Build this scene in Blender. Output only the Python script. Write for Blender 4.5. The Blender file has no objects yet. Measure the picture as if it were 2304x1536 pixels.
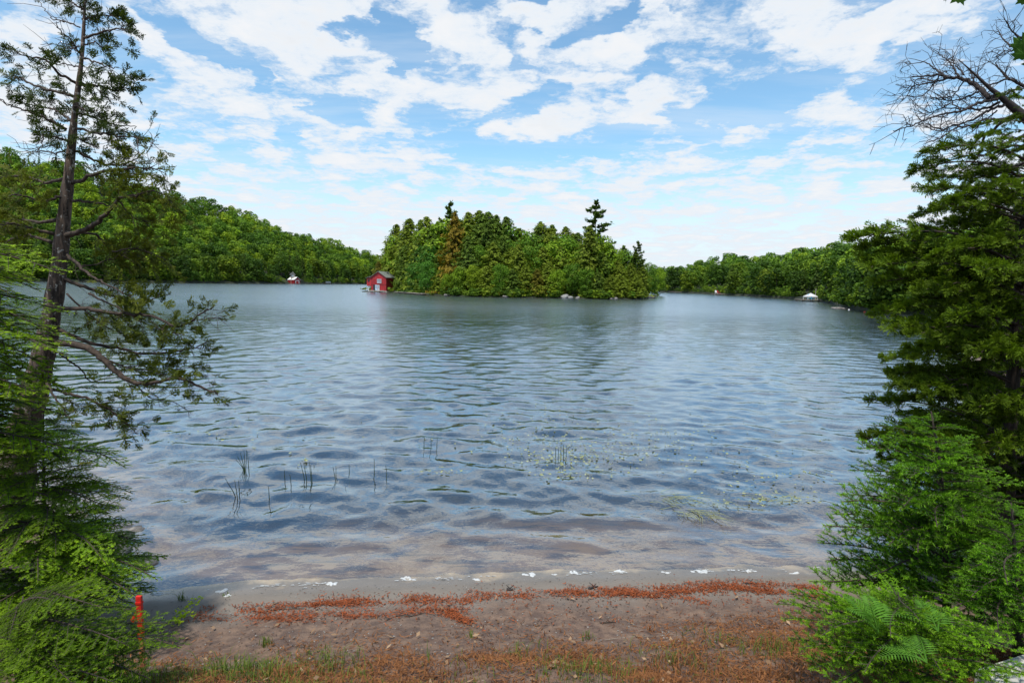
import bpy, math, random
import numpy as np
from mathutils import Vector, Matrix

S = bpy.context.scene
COL = S.collection
rng = np.random.default_rng(7)
random.seed(7)
rad = math.radians

# ------------------------------------------------------------------ camera
EYE = np.array([0.0, 0.0, 3.0])
F = 1280.0
PITCH = math.atan(0.1)
ROLL = math.atan(0.018)
_r0 = np.array([1.0, 0, 0]); _u0 = np.array([0, math.sin(PITCH), math.cos(PITCH)])
FW = np.array([0, math.cos(PITCH), -math.sin(PITCH)])
RT = _r0 * math.cos(ROLL) + _u0 * math.sin(ROLL)
UP = -_r0 * math.sin(ROLL) + _u0 * math.cos(ROLL)
cam = bpy.data.cameras.new('camera')
cam.sensor_width = 36.0
cam.lens = 36.0 * F / 2304.0
cam.clip_start = 0.05
cam.clip_end = 6000.0
co = bpy.data.objects.new('camera', cam)
COL.objects.link(co)
m = Matrix.Identity(4)
for i in range(3):
    m[i][0] = RT[i]; m[i][1] = UP[i]; m[i][2] = -FW[i]; m[i][3] = EYE[i]
co.matrix_world = m
S.camera = co

def ray(px, py):
    return FW + RT * ((px - 1152.0) / F) + UP * (-(py - 768.0) / F)
def at(px, py, Y):
    """the place at world depth Y seen at that spot of the photograph"""
    d = ray(px, py)
    return EYE + d * (Y / d[1])
def onz(px, py, z=0.0):
    d = ray(px, py)
    return EYE + d * ((z - EYE[2]) / d[2])
def hz(px):
    return 640.0 + 0.018 * (px - 1152.0)

# ------------------------------------------------------------------ render / colour
S.render.engine = 'CYCLES'
S.cycles.use_denoising = True
S.cycles.max_bounces = 6
S.cycles.diffuse_bounces = 3
S.cycles.glossy_bounces = 3
S.cycles.transmission_bounces = 3
S.cycles.transparent_max_bounces = 8
S.cycles.sample_clamp_indirect = 6.0
S.cycles.caustics_reflective = False
S.cycles.caustics_refractive = False
S.view_settings.view_transform = 'Standard'
S.view_settings.look = 'None'
S.view_settings.exposure = 0.0
S.view_settings.gamma = 1.0
S.view_settings.use_curve_mapping = False

# ------------------------------------------------------------------ sun and sky
SUN_EL, SUN_AZ = rad(66.0), rad(206.0)        # azimuth clockwise from +Y: behind the camera, to the left
sdir = Vector((math.sin(SUN_AZ) * math.cos(SUN_EL), math.cos(SUN_AZ) * math.cos(SUN_EL), math.sin(SUN_EL)))
sl = bpy.data.lights.new('sun', 'SUN')
sl.energy = 4.6
sl.angle = rad(2.0)
sl.color = (1.0, 0.95, 0.86)
so = bpy.data.objects.new('sun', sl)
so.rotation_euler = (-sdir).to_track_quat('-Z', 'Y').to_euler()
so.location = (0, 0, 60)
COL.objects.link(so)

W = bpy.data.worlds.new('World')
S.world = W
W.use_nodes = True

class NT:
    def __init__(s, tree):
        s.t = tree; s.n = tree.nodes; s.l = tree.links
    def new(s, typ, **kw):
        n = s.n.new(typ)
        for k, v in kw.items():
            setattr(n, k, v)
        return n
    def put(s, sock, v):
        if v is None: return
        if hasattr(v, 'is_output'): s.l.new(v, sock)
        else: sock.default_value = v
    def math(s, op, a, b=None, c=None, clamp=False):
        n = s.new('ShaderNodeMath', operation=op, use_clamp=clamp)
        for i, v in enumerate((a, b, c)): s.put(n.inputs[i], v)
        return n.outputs[0]
    def vmath(s, op, a, b=None, c=None):
        n = s.new('ShaderNodeVectorMath', operation=op)
        s.put(n.inputs[0], a)
        if b is not None: s.put(n.inputs[1], b)
        if c is not None: s.put(n.inputs[2], c)
        return n.outputs['Value'] if op in ('DOT_PRODUCT', 'LENGTH', 'DISTANCE') else n.outputs[0]
    def noise(s, vec, scale, detail=4.0, rough=0.55, dist=0.0, col=False):
        n = s.new('ShaderNodeTexNoise')
        s.put(n.inputs['Vector'], vec)
        n.inputs['Scale'].default_value = scale
        n.inputs['Detail'].default_value = detail
        n.inputs['Roughness'].default_value = rough
        n.inputs['Distortion'].default_value = dist
        return n.outputs[1 if col else 0]
    def maprange(s, v, a, b, c=0.0, d=1.0, smooth=True):
        n = s.new('ShaderNodeMapRange')
        if smooth: n.interpolation_type = 'SMOOTHSTEP'
        s.put(n.inputs[0], v)
        for i, x in enumerate((a, b, c, d)): s.put(n.inputs[1 + i], x)
        return n.outputs[0]
    def mix(s, fac, a, b, blend='MIX'):
        n = s.new('ShaderNodeMix', data_type='RGBA', blend_type=blend)
        s.put(n.inputs[0], fac); s.put(n.inputs[6], a); s.put(n.inputs[7], b)
        return n.outputs[2]
    def ramp(s, v, stops, interp='LINEAR'):
        n = s.new('ShaderNodeValToRGB')
        s.put(n.inputs[0], v)
        e = n.color_ramp.elements
        n.color_ramp.interpolation = interp
        while len(e) < len(stops): e.new(0.5)
        for x, (p, c) in zip(e, stops):
            x.position = p
            x.color = (*c, 1) if len(c) == 3 else c
        return n.outputs[0]

def rgb(c): return (c[0], c[1], c[2], 1.0)

def build_sky():
    W.node_tree.nodes.clear()
    t = NT(W.node_tree)
    out = t.new('ShaderNodeOutputWorld')
    bg = t.new('ShaderNodeBackground')
    sky = t.new('ShaderNodeTexSky', sky_type='NISHITA', sun_disc=False)
    sky.sun_elevation = SUN_EL; sky.sun_rotation = SUN_AZ
    sky.air_density = 1.0; sky.dust_density = 0.6; sky.ozone_density = 1.0
    STR = 0.1
    bg.inputs[1].default_value = STR
    d = t.new('ShaderNodeTexCoord').outputs['Generated']
    sep = t.new('ShaderNodeSeparateXYZ'); t.put(sep.inputs[0], d)
    z = t.math('MAXIMUM', sep.outputs[2], 0.0)
    zz = t.math('ADD', z, 0.1)
    X = t.math('DIVIDE', sep.outputs[0], zz)
    Y = t.math('DIVIDE', sep.outputs[1], zz)
    cmb = t.new('ShaderNodeCombineXYZ')
    t.put(cmb.inputs[0], X); t.put(cmb.inputs[1], Y); cmb.inputs[2].default_value = 1.0
    P = cmb.outputs[0]
    # ragged cloud edges
    w1 = t.vmath('SUBTRACT', t.noise(P, 2.2, 3.0, 0.6, col=True), (0.5, 0.5, 0.5))
    w1 = t.vmath('MULTIPLY', w1, (0.45, 0.45, 0.0))
    w2 = t.vmath('SUBTRACT', t.noise(P, 9.0, 4.0, 0.65, col=True), (0.5, 0.5, 0.5))
    w1 = t.vmath('ADD', w1, t.vmath('MULTIPLY', w2, (0.22, 0.22, 0.0)))
    Pw = t.vmath('ADD', P, w1)

    def plane(px, py):
        v = ray(px, py); v = v / np.linalg.norm(v)
        return np.array([v[0], v[1]]) / (max(v[2], 0) + 0.1)
    # cloud banks (+) and blue gaps (-) of this sky: photo place, half axes, tilt, weight
    blobs = [
        (700, 20, 240, 60, 0, .55), (560, 25, 200, 45, 5, .4), (690, 130, 190, 62, 22, .55), (790, 150, 80, 60, 0, .3), (370, 110, 70, 45, 20, .5), (470, 215, 170, 48, 28, .5),
        (590, 280, 60, 45, 0, .45), (680, 275, 70, 32, 10, .5), (260, 250, 90, 60, 0, .4), (60, 190, 160, 110, 0, .45), (80, 30, 160, 40, 0, .25),
        (1010, 60, 110, 50, 5, .55), (1090, 130, 80, 50, 0, .4), (1010, 200, 170, 50, 4, .55), (1060, 245, 60, 30, 0, .4), (870, 262, 70, 25, 10, .5),
        (1000, 150, 90, 40, 0, .3), (1260, 20, 150, 34, 4, .55), (1270, 75, 40, 40, 0, .3), (1410, 115, 80, 40, 0, .6), (1570, 70, 120, 38, -12, .6),
        (1290, 150, 120, 45, 0, .2), (1150, 180, 70, 40, 0, .3), (1540, 205, 190, 40, -17, .6), (1420, 250, 70, 30, 0, .5), (1260, 280, 120, 32, -14, .55),
        (1130, 305, 60, 25, 0, .4), (1920, 110, 190, 42, -16, .65), (1850, 30, 170, 45, 0, .42), (2060, 40, 120, 60, -20, .45), (880, 345, 150, 40, -8, .4),
        (800, 300, 60, 25, 0, .3), (1640, 285, 40, 18, -25, .3), (1880, 270, 130, 22, -18, .3), (1400, 380, 250, 40, -6, .25), (2150, 250, 150, 60, 0, .25),
        # gaps
        (430, 95, 120, 24, 32, -.7), (530, 150, 110, 24, 40, -.7), (600, 205, 60, 22, 0, -.45), (790, 62, 90, 18, -8, -.6), (890, 60, 50, 42, 0, -.65), (895, 130, 40, 50, 0, -.7),
        (740, 238, 50, 24, 0, -.6), (770, 255, 40, 18, 20, -.4), (650, 312, 30, 34, 0, -.4), (950, 318, 230, 20, 4, -.5), (860, 310, 50, 24, 10, -.35), (1190, 50, 50, 26, 0, -.6), (1200, 110, 36, 36, 0, -.5),
        (1170, 235, 80, 26, -10, -.6), (1110, 270, 50, 22, -20, -.5), (1400, 55, 60, 22, -20, -.55), (1350, 80, 30, 18, 0, -.5), (1270, 195, 40, 20, 0, -.45), (1550, 25, 40, 16, 0, -.55), (1690, 120, 60, 26, 0, -.35),
        (1700, 225, 110, 40, -16, -.5), (1590, 275, 100, 32, -14, -.55), (1440, 325, 120, 24, -8, -.5), (1270, 345, 160, 26, -5, -.5), (1090, 345, 70, 18, 0, -.35), (2010, 20, 26, 14, 0, -.5),
        (1990, 190, 110, 26, -14, -.3), (1870, 300, 50, 18, -10, -.35), (1620, 175, 60, 18, 0, -.25), (1730, 300, 60, 20, 0, -.35), (2230, 100, 60, 60, 0, -.35), (120, 100, 60, 26, 20, -.5), (300, 300, 80, 14, 20, -.2),
    ]
    acc = None
    for (px, py, a, b, rot, amp) in blobs:
        c = plane(px, py); e = 3.0
        J = np.stack([(plane(px + e, py) - c) / e, (plane(px, py + e) - c) / e], 1)
        th = rad(rot)
        A = np.array([[math.cos(th), -math.sin(th)], [math.sin(th), math.cos(th)]]) @ np.diag([a * 1.12, b * 1.12])
        Mi = np.linalg.inv(J @ A)
        o = -Mi @ c
        q1 = t.vmath('DOT_PRODUCT', Pw, (Mi[0, 0], Mi[0, 1], o[0]))
        q2 = t.vmath('DOT_PRODUCT', Pw, (Mi[1, 0], Mi[1, 1], o[1]))
        r2 = t.math('MULTIPLY_ADD', q2, q2, t.math('MULTIPLY', q1, q1))
        k = t.math('SUBTRACT', 1.0, r2, clamp=True)
        k = t.math('MULTIPLY', k, t.math('SUBTRACT', 1.6, t.math('MULTIPLY', k, 0.6)))
        acc = t.math('MULTIPLY', k, amp) if acc is None else t.math('MULTIPLY_ADD', k, amp, acc)
    acc = t.math('MULTIPLY', t.math('MAXIMUM', t.math('MINIMUM', acc, 0.5), -0.6), 0.68)
    n1 = t.noise(Pw, 5.2, 8.0, 0.6, 0.0)
    vo = t.new('ShaderNodeTexVoronoi', feature='SMOOTH_F1'); t.put(vo.inputs['Vector'], Pw)
    vo.inputs['Scale'].default_value = 4.2; vo.inputs['Smoothness'].default_value = 0.7
    n2 = t.noise(P, 15.0, 6.0, 0.65)
    den = t.math('MULTIPLY_ADD', t.math('SUBTRACT', n1, 0.5), 1.8, acc)
    den = t.math('MULTIPLY_ADD', t.math('SUBTRACT', 0.42, vo.outputs['Distance']), 0.9, den)
    den = t.math('MULTIPLY_ADD', t.math('SUBTRACT', n2, 0.5), 0.9, den)
    base = t.math('ADD', t.maprange(z, 0.08, 0.28, 0.22, 0.0), t.maprange(z, 0.42, 0.70, 0.0, -0.22))
    den = t.math('ADD', den, base)
    cov = t.maprange(den, -0.26, 0.32)
    # thin high streaks and the milky veil towards the horizon
    st = t.vmath('MULTIPLY', P, (0.5, 2.2, 1.0))
    veil = t.math('MULTIPLY', t.maprange(t.noise(st, 1.6, 5.0, 0.6), 0.42, 0.75), 0.35)
    low = t.maprange(z, 0.0, 0.23, 0.95, 0.0)
    cov = t.math('MAXIMUM', cov, veil)
    cov = t.math('SUBTRACT', 1.0, t.math('MULTIPLY', t.math('SUBTRACT', 1.0, cov), t.math('SUBTRACT', 1.0, low)))
    thick = t.maprange(den, 0.1, 0.75)
    cwhite = t.mix(thick, rgb((0.80 / STR, 0.87 / STR, 0.95 / STR)), rgb((0.90 / STR, 0.92 / STR, 0.95 / STR)))
    shade = t.math('MULTIPLY', t.maprange(t.noise(Pw, 1.9, 4.0, 0.5), 0.45, 0.75), t.maprange(den, 0.3, 0.8))
    cwhite = t.mix(t.math('MULTIPLY', shade, 0.4), cwhite, rgb((0.60 / STR, 0.68 / STR, 0.76 / STR)))
    blue = t.mix(1.0, sky.outputs[0], rgb((1.6, 2.02, 2.02)), 'MULTIPLY')
    colr = t.mix(cov, blue, cwhite)
    t.put(bg.inputs[0], colr)
    t.l.new(bg.outputs[0], out.inputs[0])
build_sky()

# ------------------------------------------------------------------ mesh helpers
def mesh_of(name, V, F4=None, F3=None, mats=(), mi=None, smooth=False, tint=None, tone=None, fpoly=None, vattr=None):
    V = np.ascontiguousarray(V, dtype=np.float32).reshape(-1, 3)
    parts = []
    starts = []
    pos = 0
    for f, k in ((F4, 4), (F3, 3)):
        if f is not None and len(f):
            f = np.ascontiguousarray(f, dtype=np.int32).reshape(-1, k)
            parts.append(f.ravel())
            starts.append(pos + np.arange(len(f), dtype=np.int32) * k)
            pos += f.size
    if fpoly:
        for p in fpoly:
            parts.append(np.array(p, dtype=np.int32)); starts.append(np.array([pos], dtype=np.int32)); pos += len(p)
    me = bpy.data.meshes.new(name)
    li = np.concatenate(parts); ls = np.concatenate(starts)
    me.vertices.add(len(V)); me.vertices.foreach_set('co', V.ravel())
    me.loops.add(len(li)); me.loops.foreach_set('vertex_index', li)
    me.polygons.add(len(ls)); me.polygons.foreach_set('loop_start', ls)
    if mi is not None: me.polygons.foreach_set('material_index', np.asarray(mi, dtype=np.int32))
    me.polygons.foreach_set('use_smooth', np.full(len(ls), bool(smooth)))
    if tint is not None:
        a = me.attributes.new('tint', 'FLOAT', 'FACE'); a.data.foreach_set('value', np.asarray(tint, dtype=np.float32))
    if tone is not None:
        a = me.attributes.new('tone', 'FLOAT_COLOR', 'FACE')
        c = np.ones((len(ls), 4), dtype=np.float32); c[:, :3] = tone
        a.data.foreach_set('color', c.ravel())
    if vattr:
        for k, v in vattr.items():
            a = me.attributes.new(k, 'FLOAT', 'POINT'); a.data.foreach_set('value', np.asarray(v, dtype=np.float32))
    for mm in mats: me.materials.append(mm)
    me.update(calc_edges=True)
    return me

def link(name, me, parent=None, loc=None):
    o = bpy.data.objects.new(name, me)
    COL.objects.link(o)
    if parent is not None: o.parent = parent
    if loc is not None: o.location = loc
    return o
def tag(o, label=None, cat=None, group=None, kind=None):
    if label: o['label'] = label
    if cat: o['category'] = cat
    if group: o['group'] = group
    if kind: o['kind'] = kind
    return o
def thing(name, label, cat, loc=(0, 0, 0), rz=0.0, group=None):
    o = bpy.data.objects.new(name, None)
    COL.objects.link(o)
    o.location = loc; o.rotation_euler = (0, 0, rz)
    o.empty_display_size = 0.2
    return tag(o, label, cat, group)

class MB:
    """collects quads / tris / polygons into one mesh"""
    def __init__(s): s.V = []; s.F4 = []; s.F3 = []; s.FP = []; s.n = 0; s.t4 = []; s.t3 = []
    def quads(s, V, F, tint=None):
        V = np.asarray(V, float).reshape(-1, 3); F = np.asarray(F, int).reshape(-1, 4)
        s.V.append(V); s.F4.append(F + s.n); s.n += len(V)
        s.t4.append(np.broadcast_to(np.asarray(0.5 if tint is None else tint, float), (len(F),)))
    def tris(s, V, F, tint=None):
        V = np.asarray(V, float).reshape(-1, 3); F = np.asarray(F, int).reshape(-1, 3)
        s.V.append(V); s.F3.append(F + s.n); s.n += len(V)
        s.t3.append(np.broadcast_to(np.asarray(0.5 if tint is None else tint, float), (len(F),)))
    def tube(s, pts, rad_, k=6, cap=True, tint=None):
        pts = np.asarray(pts, float); n = len(pts)
        r = np.broadcast_to(np.asarray(rad_, float), (n,))
        tg = np.gradient(pts, axis=0); tg /= np.linalg.norm(tg, axis=1)[:, None] + 1e-9
        ref = np.array([0.0, 0, 1]) if abs(tg[:, 2]).mean() < 0.8 else np.array([1.0, 0, 0])
        a = np.cross(tg, ref); a /= np.linalg.norm(a, axis=1)[:, None] + 1e-9
        b = np.cross(tg, a)
        th = np.arange(k) * 2 * math.pi / k
        V = pts[:, None] + (a[:, None] * np.cos(th)[None, :, None] + b[:, None] * np.sin(th)[None, :, None]) * r[:, None, None]
        i = np.arange(n - 1)[:, None] * k; j = np.arange(k)[None]; j2 = (j + 1) % k
        Fq = np.stack([i + j, i + j2, i + k + j2, i + k + j], -1).reshape(-1, 4)
        n0 = s.n
        s.quads(V.reshape(-1, 3), Fq, tint)
        if cap:
            s.FP.append([n0 + x for x in range(k)][::-1]); s.FP.append([n0 + (n - 1) * k + x for x in range(k)])
    def box(s, c, d, rz=0.0, tint=None):
        c = np.asarray(c, float); h = np.asarray(d, float) / 2
        g = np.array([[x, y, z] for z in (-1, 1) for y in (-1, 1) for x in (-1, 1)]) * h
        if rz:
            cs, sn = math.cos(rz), math.sin(rz)
            g = np.stack([g[:, 0] * cs - g[:, 1] * sn, g[:, 0] * sn + g[:, 1] * cs, g[:, 2]], 1)
        s.quads(g + c, [[0, 2, 3, 1], [4, 5, 7, 6], [0, 1, 5, 4], [2, 6, 7, 3], [1, 3, 7, 5], [0, 4, 6, 2]], tint)
    def poly(s, V, F):
        V = np.asarray(V, float).reshape(-1, 3)
        for f in F: s.FP.append([x + s.n for x in f])
        s.V.append(V); s.n += len(V)
    def mesh(s, name, mats, smooth=False, with_tint=False):
        V = np.concatenate(s.V)
        F4 = np.concatenate(s.F4) if s.F4 else None
        F3 = np.concatenate(s.F3) if s.F3 else None
        tint = None
        if with_tint:
            tint = np.concatenate([np.concatenate(x) for x in (s.t4, s.t3) if x] + [np.full(len(s.FP), 0.5)])
        return mesh_of(name, V, F4, F3, mats, smooth=smooth, tint=tint, fpoly=s.FP)
    def build(s, name, mat, parent=None, loc=None, smooth=False, with_tint=False):
        return link(name, s.mesh(name, [mat] if mat else [], smooth, with_tint), parent, loc)

def unit(v):
    v = np.asarray(v, float)
    return v / (np.linalg.norm(v, axis=-1, keepdims=True) + 1e-9)
def resample(pts, n):
    """smooth polyline (Catmull-Rom) with n points"""
    pts = np.asarray(pts, float)
    if len(pts) == 2: return pts[0] + (pts[1] - pts[0]) * np.linspace(0, 1, n)[:, None]
    P = np.vstack([2 * pts[0] - pts[1], pts, 2 * pts[-1] - pts[-2]])
    L = np.concatenate([[0], np.cumsum(np.linalg.norm(np.diff(pts, axis=0), axis=1))])
    u = np.linspace(0, L[-1], n); out = []
    for x in u:
        i = min(max(np.searchsorted(L, x, 'right') - 1, 0), len(pts) - 2)
        t = (x - L[i]) / (L[i + 1] - L[i] + 1e-9)
        p0, p1, p2, p3 = P[i], P[i + 1], P[i + 2], P[i + 3]
        out.append(0.5 * (2 * p1 + (p2 - p0) * t + (2 * p0 - 5 * p1 + 4 * p2 - p3) * t * t + (3 * p1 - p0 - 3 * p2 + p3) * t ** 3))
    return np.array(out)

# ------------------------------------------------------------------ materials
def mat(name):
    mm = bpy.data.materials.new(name); mm.use_nodes = True
    mm.node_tree.nodes.clear()
    t = NT(mm.node_tree)
    out = t.new('ShaderNodeOutputMaterial')
    return mm, t, out
def simple(name, col, rough=0.6, var=0.15, scale=8.0, bump=0.0, metal=0.0, stretch=(1, 1, 1)):
    mm, t, out = mat(name)
    p = t.new('ShaderNodeBsdfPrincipled')
    oc = t.vmath('MULTIPLY', t.new('ShaderNodeTexCoord').outputs['Object'], stretch)
    n = t.noise(oc, scale, 5.0, 0.6)
    lo = rgb([c * (1 - var * 1.6) for c in col]); hi = rgb([min(1, c * (1 + var)) for c in col])
    t.put(p.inputs['Base Color'], t.mix(t.maprange(n, 0.3, 0.7), lo, hi))
    p.inputs['Roughness'].default_value = rough
    p.inputs['Metallic'].default_value = metal
    if bump:
        b = t.new('ShaderNodeBump'); b.inputs['Distance'].default_value = bump; b.inputs['Strength'].default_value = 0.8
        t.put(b.inputs['Height'], n); t.l.new(b.outputs[0], p.inputs['Normal'])
    t.l.new(p.outputs[0], out.inputs[0])
    return mm
def leaf_mat(name, dark, light, transl=0.3, rough=0.6, use_tone=False, nscale=0.0):
    mm, t, out = mat(name)
    a = t.new('ShaderNodeAttribute', attribute_name='tint')
    v = a.outputs['Fac']
    if nscale:
        nn = t.noise(t.new('ShaderNodeTexCoord').outputs['Object'], nscale, 2.0)
        v = t.math('MULTIPLY_ADD', t.math('SUBTRACT', nn, 0.5), 0.9, v, clamp=True)
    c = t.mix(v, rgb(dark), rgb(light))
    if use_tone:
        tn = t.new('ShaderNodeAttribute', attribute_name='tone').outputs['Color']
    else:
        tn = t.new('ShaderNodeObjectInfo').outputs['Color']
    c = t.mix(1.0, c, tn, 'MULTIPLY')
    p = t.new('ShaderNodeBsdfPrincipled')
    t.put(p.inputs['Base Color'], c)
    p.inputs['Roughness'].default_value = rough
    p.inputs['Specular IOR Level'].default_value = 0.14
    tr = t.new('ShaderNodeBsdfTranslucent')
    t.put(tr.inputs[0], t.mix(1.0, c, rgb((1.25, 1.35, 0.6)), 'MULTIPLY'))
    mx = t.new('ShaderNodeMixShader'); mx.inputs[0].default_value = transl
    t.l.new(p.outputs[0], mx.inputs[1]); t.l.new(tr.outputs[0], mx.inputs[2])
    t.l.new(mx.outputs[0], out.inputs[0])
    return mm
def bark_mat(name, dark, light, pale=None, scale=14.0):
    mm, t, out = mat(name)
    oc = t.new('ShaderNodeTexCoord').outputs['Object']
    st = t.vmath('MULTIPLY', oc, (1.0, 1.0, 0.10))
    n = t.noise(st, scale * 1.7, 6.0, 0.7, 0.3)
    c = t.mix(t.maprange(n, 0.36, 0.66), rgb(dark), rgb(light))
    if pale:
        n2 = t.noise(oc, scale * 1.6, 4.0, 0.7)
        c = t.mix(t.maprange(n2, 0.57, 0.66), c, rgb(pale))
    p = t.new('ShaderNodeBsdfPrincipled')
    t.put(p.inputs['Base Color'], c)
    p.inputs['Roughness'].default_value = 0.9
    b = t.new('ShaderNodeBump'); b.inputs['Distance'].default_value = 0.05; b.inputs['Strength'].default_value = 1.0
    t.put(b.inputs['Height'], n); t.l.new(b.outputs[0], p.inputs['Normal'])
    t.l.new(p.outputs[0], out.inputs[0])
    return mm

M_BROAD = leaf_mat('broadleaf', (0.036, 0.084, 0.010), (0.225, 0.345, 0.026), 0.28, nscale=0.0)
M_BROADT = leaf_mat('broadleaf_far', (0.036, 0.084, 0.010), (0.225, 0.345, 0.026), 0.28, use_tone=True)
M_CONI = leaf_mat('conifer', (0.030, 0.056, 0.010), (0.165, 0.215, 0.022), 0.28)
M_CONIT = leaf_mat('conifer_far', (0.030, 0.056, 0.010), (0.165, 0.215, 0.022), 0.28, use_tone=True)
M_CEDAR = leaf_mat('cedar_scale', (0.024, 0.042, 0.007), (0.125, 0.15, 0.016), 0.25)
M_RCEDAR = leaf_mat('cedar_scale_dark', (0.026, 0.058, 0.006), (0.19, 0.27, 0.016), 0.34)
M_HEM = leaf_mat('hemlock_needle', (0.052, 0.135, 0.008), (0.33, 0.48, 0.022), 0.42)
M_FIR = leaf_mat('fir_needle', (0.020, 0.085, 0.008), (0.22, 0.44, 0.018), 0.36)
M_FERN = leaf_mat('fern_green', (0.035, 0.11, 0.012), (0.13, 0.30, 0.03), 0.3)
M_MAPLE = leaf_mat('maple_green', (0.03, 0.09, 0.012), (0.08, 0.17, 0.02), 0.35)
M_REED = leaf_mat('reed_green', (0.02, 0.045, 0.012), (0.06, 0.10, 0.02), 0.1)
M_PALE = leaf_mat('pale_waterweed', (0.20, 0.23, 0.09), (0.42, 0.44, 0.22), 0.15)
M_GRASS = leaf_mat('grass_green', (0.05, 0.085, 0.015), (0.17, 0.22, 0.035), 0.3)
M_DRY = leaf_mat('dry_thatch', (0.075, 0.026, 0.010), (0.33, 0.14, 0.05), 0.2)
M_LITTER = leaf_mat('orange_litter', (0.09, 0.030, 0.014), (0.38, 0.095, 0.028), 0.1)
M_BARKBIT = leaf_mat('bark_crumb', (0.02, 0.013, 0.010), (0.13, 0.075, 0.05), 0.05)
M_DEADLEAF = leaf_mat('dead_leaf', (0.10, 0.045, 0.02), (0.42, 0.28, 0.17), 0.15)
M_BARKC = bark_mat('cedar_bark', (0.022, 0.014, 0.010), (0.20, 0.135, 0.098), (0.48, 0.45, 0.40))
M_BARK = bark_mat('bark', (0.02, 0.014, 0.010), (0.085, 0.06, 0.045))
M_BRANCH = simple('branch_wood', (0.055, 0.038, 0.028), 0.9, 0.4, 30.0)
M_DEADW = simple('dead_wood', (0.032, 0.024, 0.022), 0.85, 0.4, 20.0)
M_TRUNKF = simple('far_trunk', (0.09, 0.07, 0.055), 0.9, 0.3, 3.0)
M_RED = simple('red_paint', (0.40, 0.022, 0.026), 0.55, 0.2, 2.0, stretch=(1, 1, .3))
M_REDD = simple('red_paint_dark', (0.26, 0.014, 0.018), 0.6, 0.3, 2.0)
M_ROOFG = simple('grey_green_shingle', (0.17, 0.185, 0.16), 0.8, 0.25, 4.0)
M_WHITE = simple('white_paint', (0.80, 0.80, 0.80), 0.5, 0.05)
M_STICK = simple('bleached_stick', (0.24, 0.19, 0.15), 0.85, 0.25, 20.0)
M_CLOTH = simple('canopy_white', (0.55, 0.55, 0.56), 0.8, 0.05)
M_BLUEW = simple('pale_blue_paint', (0.50, 0.66, 0.80), 0.5, 0.08)
M_BLUE = simple('turquoise_plastic', (0.10, 0.42, 0.62), 0.4, 0.08)
M_DARK = simple('dark_opening', (0.012, 0.012, 0.013), 0.6, 0.1)
M_GLASS = simple('window_glass', (0.35, 0.42, 0.50), 0.08, 0.05)
M_PLANK = simple('weathered_plank', (0.42, 0.37, 0.31), 0.85, 0.25, 6.0)
M_ROCK = simple('lake_rock', (0.20, 0.185, 0.17), 0.85, 0.4, 5.0, 0.02)
M_PALEROCK = simple('pale_rock', (0.24, 0.235, 0.225), 0.8, 0.2, 5.0, 0.02)
M_FOAM = simple('foam', (0.50, 0.51, 0.51), 0.6, 0.06, 40.0, 0.006)
M_STAKE = simple('red_stake_paint', (0.62, 0.022, 0.015), 0.5, 0.2, 30.0)
M_STAKEW = simple('stake_wood', (0.42, 0.16, 0.07), 0.8, 0.4, 30.0)
M_CONC = simple('pale_stone', (0.46, 0.45, 0.42), 0.85, 0.2, 8.0, 0.004)
M_ORANGE = simple('orange_float', (0.75, 0.09, 0.03), 0.4, 0.05)

# ------------------------------------------------------------------ shoreline and terrain
_sp = [onz(*p) for p in ((330, 1342), (500, 1328), (700, 1318), (920, 1306), (1160, 1297), (1400, 1290), (1850, 1283))]
SHX = np.array([-70, -14, -7.5, -5.9, -5.0, -4.3, -3.8] + [p[0] for p in _sp] + [4.2, 5.5, 8, 20, 60, 90], float)
SHY = np.array([60, 11.5, 8.4, 7.3, 6.5, 5.75, 5.15] + [p[1] for p in _sp] + [6.0, 6.5, 8.2, 25, 70, 80], float)
_o = np.argsort(SHX); SHX, SHY = SHX[_o], SHY[_o]
LD = np.array([-90, -60, -15, -6, -3, -1.5, -0.6, 0, 0.5, 1.0, 1.5, 2.2, 3, 5.6, 10, 60])
LG = np.array([-6, -5, -2.6, -1.1, -0.5, -0.19, -0.06, 0, 0.045, 0.12, 0.27, 0.54, 0.8, 1.35, 1.6, 5])
def shore_d(x, y): return np.interp(x, SHX, SHY) - y
def lump(x, y):
    return (np.sin(x * 17.3 + 3 * np.sin(y * 9.1)) * np.sin(y * 21.7 + 2 * np.sin(x * 7.7)) * 0.16 + np.sin(x * 2.1 + 1.3 * np.sin(y * 1.7)) * np.sin(y * 2.7 + 0.8 * np.sin(x * 1.1)) * 0.5
            + np.sin(x * 5.3 + y * 2.2) * np.sin(y * 6.1 - x * 1.9) * 0.25 + np.sin(x * 12.1 + y * 5) * np.sin(y * 13.3 - x * 4) * 0.12)
def ground_z(x, y):
    d = shore_d(x, y)
    g = np.interp(d, LD, LG) + 0.013 * np.interp(d, [-1.2, 0, 1.2], [0, 1, 0])
    return g + lump(x, y) * np.interp(d, [-3, -.3, 0.2, 1.2, 3], [0.05, 0.012, 0.014, 0.06, 0.075])
def on_ground(px, py):
    z = 0.1
    for _ in range(12):
        p = onz(px, py, z); z = 0.5 * z + 0.5 * float(ground_z(p[0], p[1]))
    return np.array([p[0], p[1], float(ground_z(p[0], p[1]))])

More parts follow.
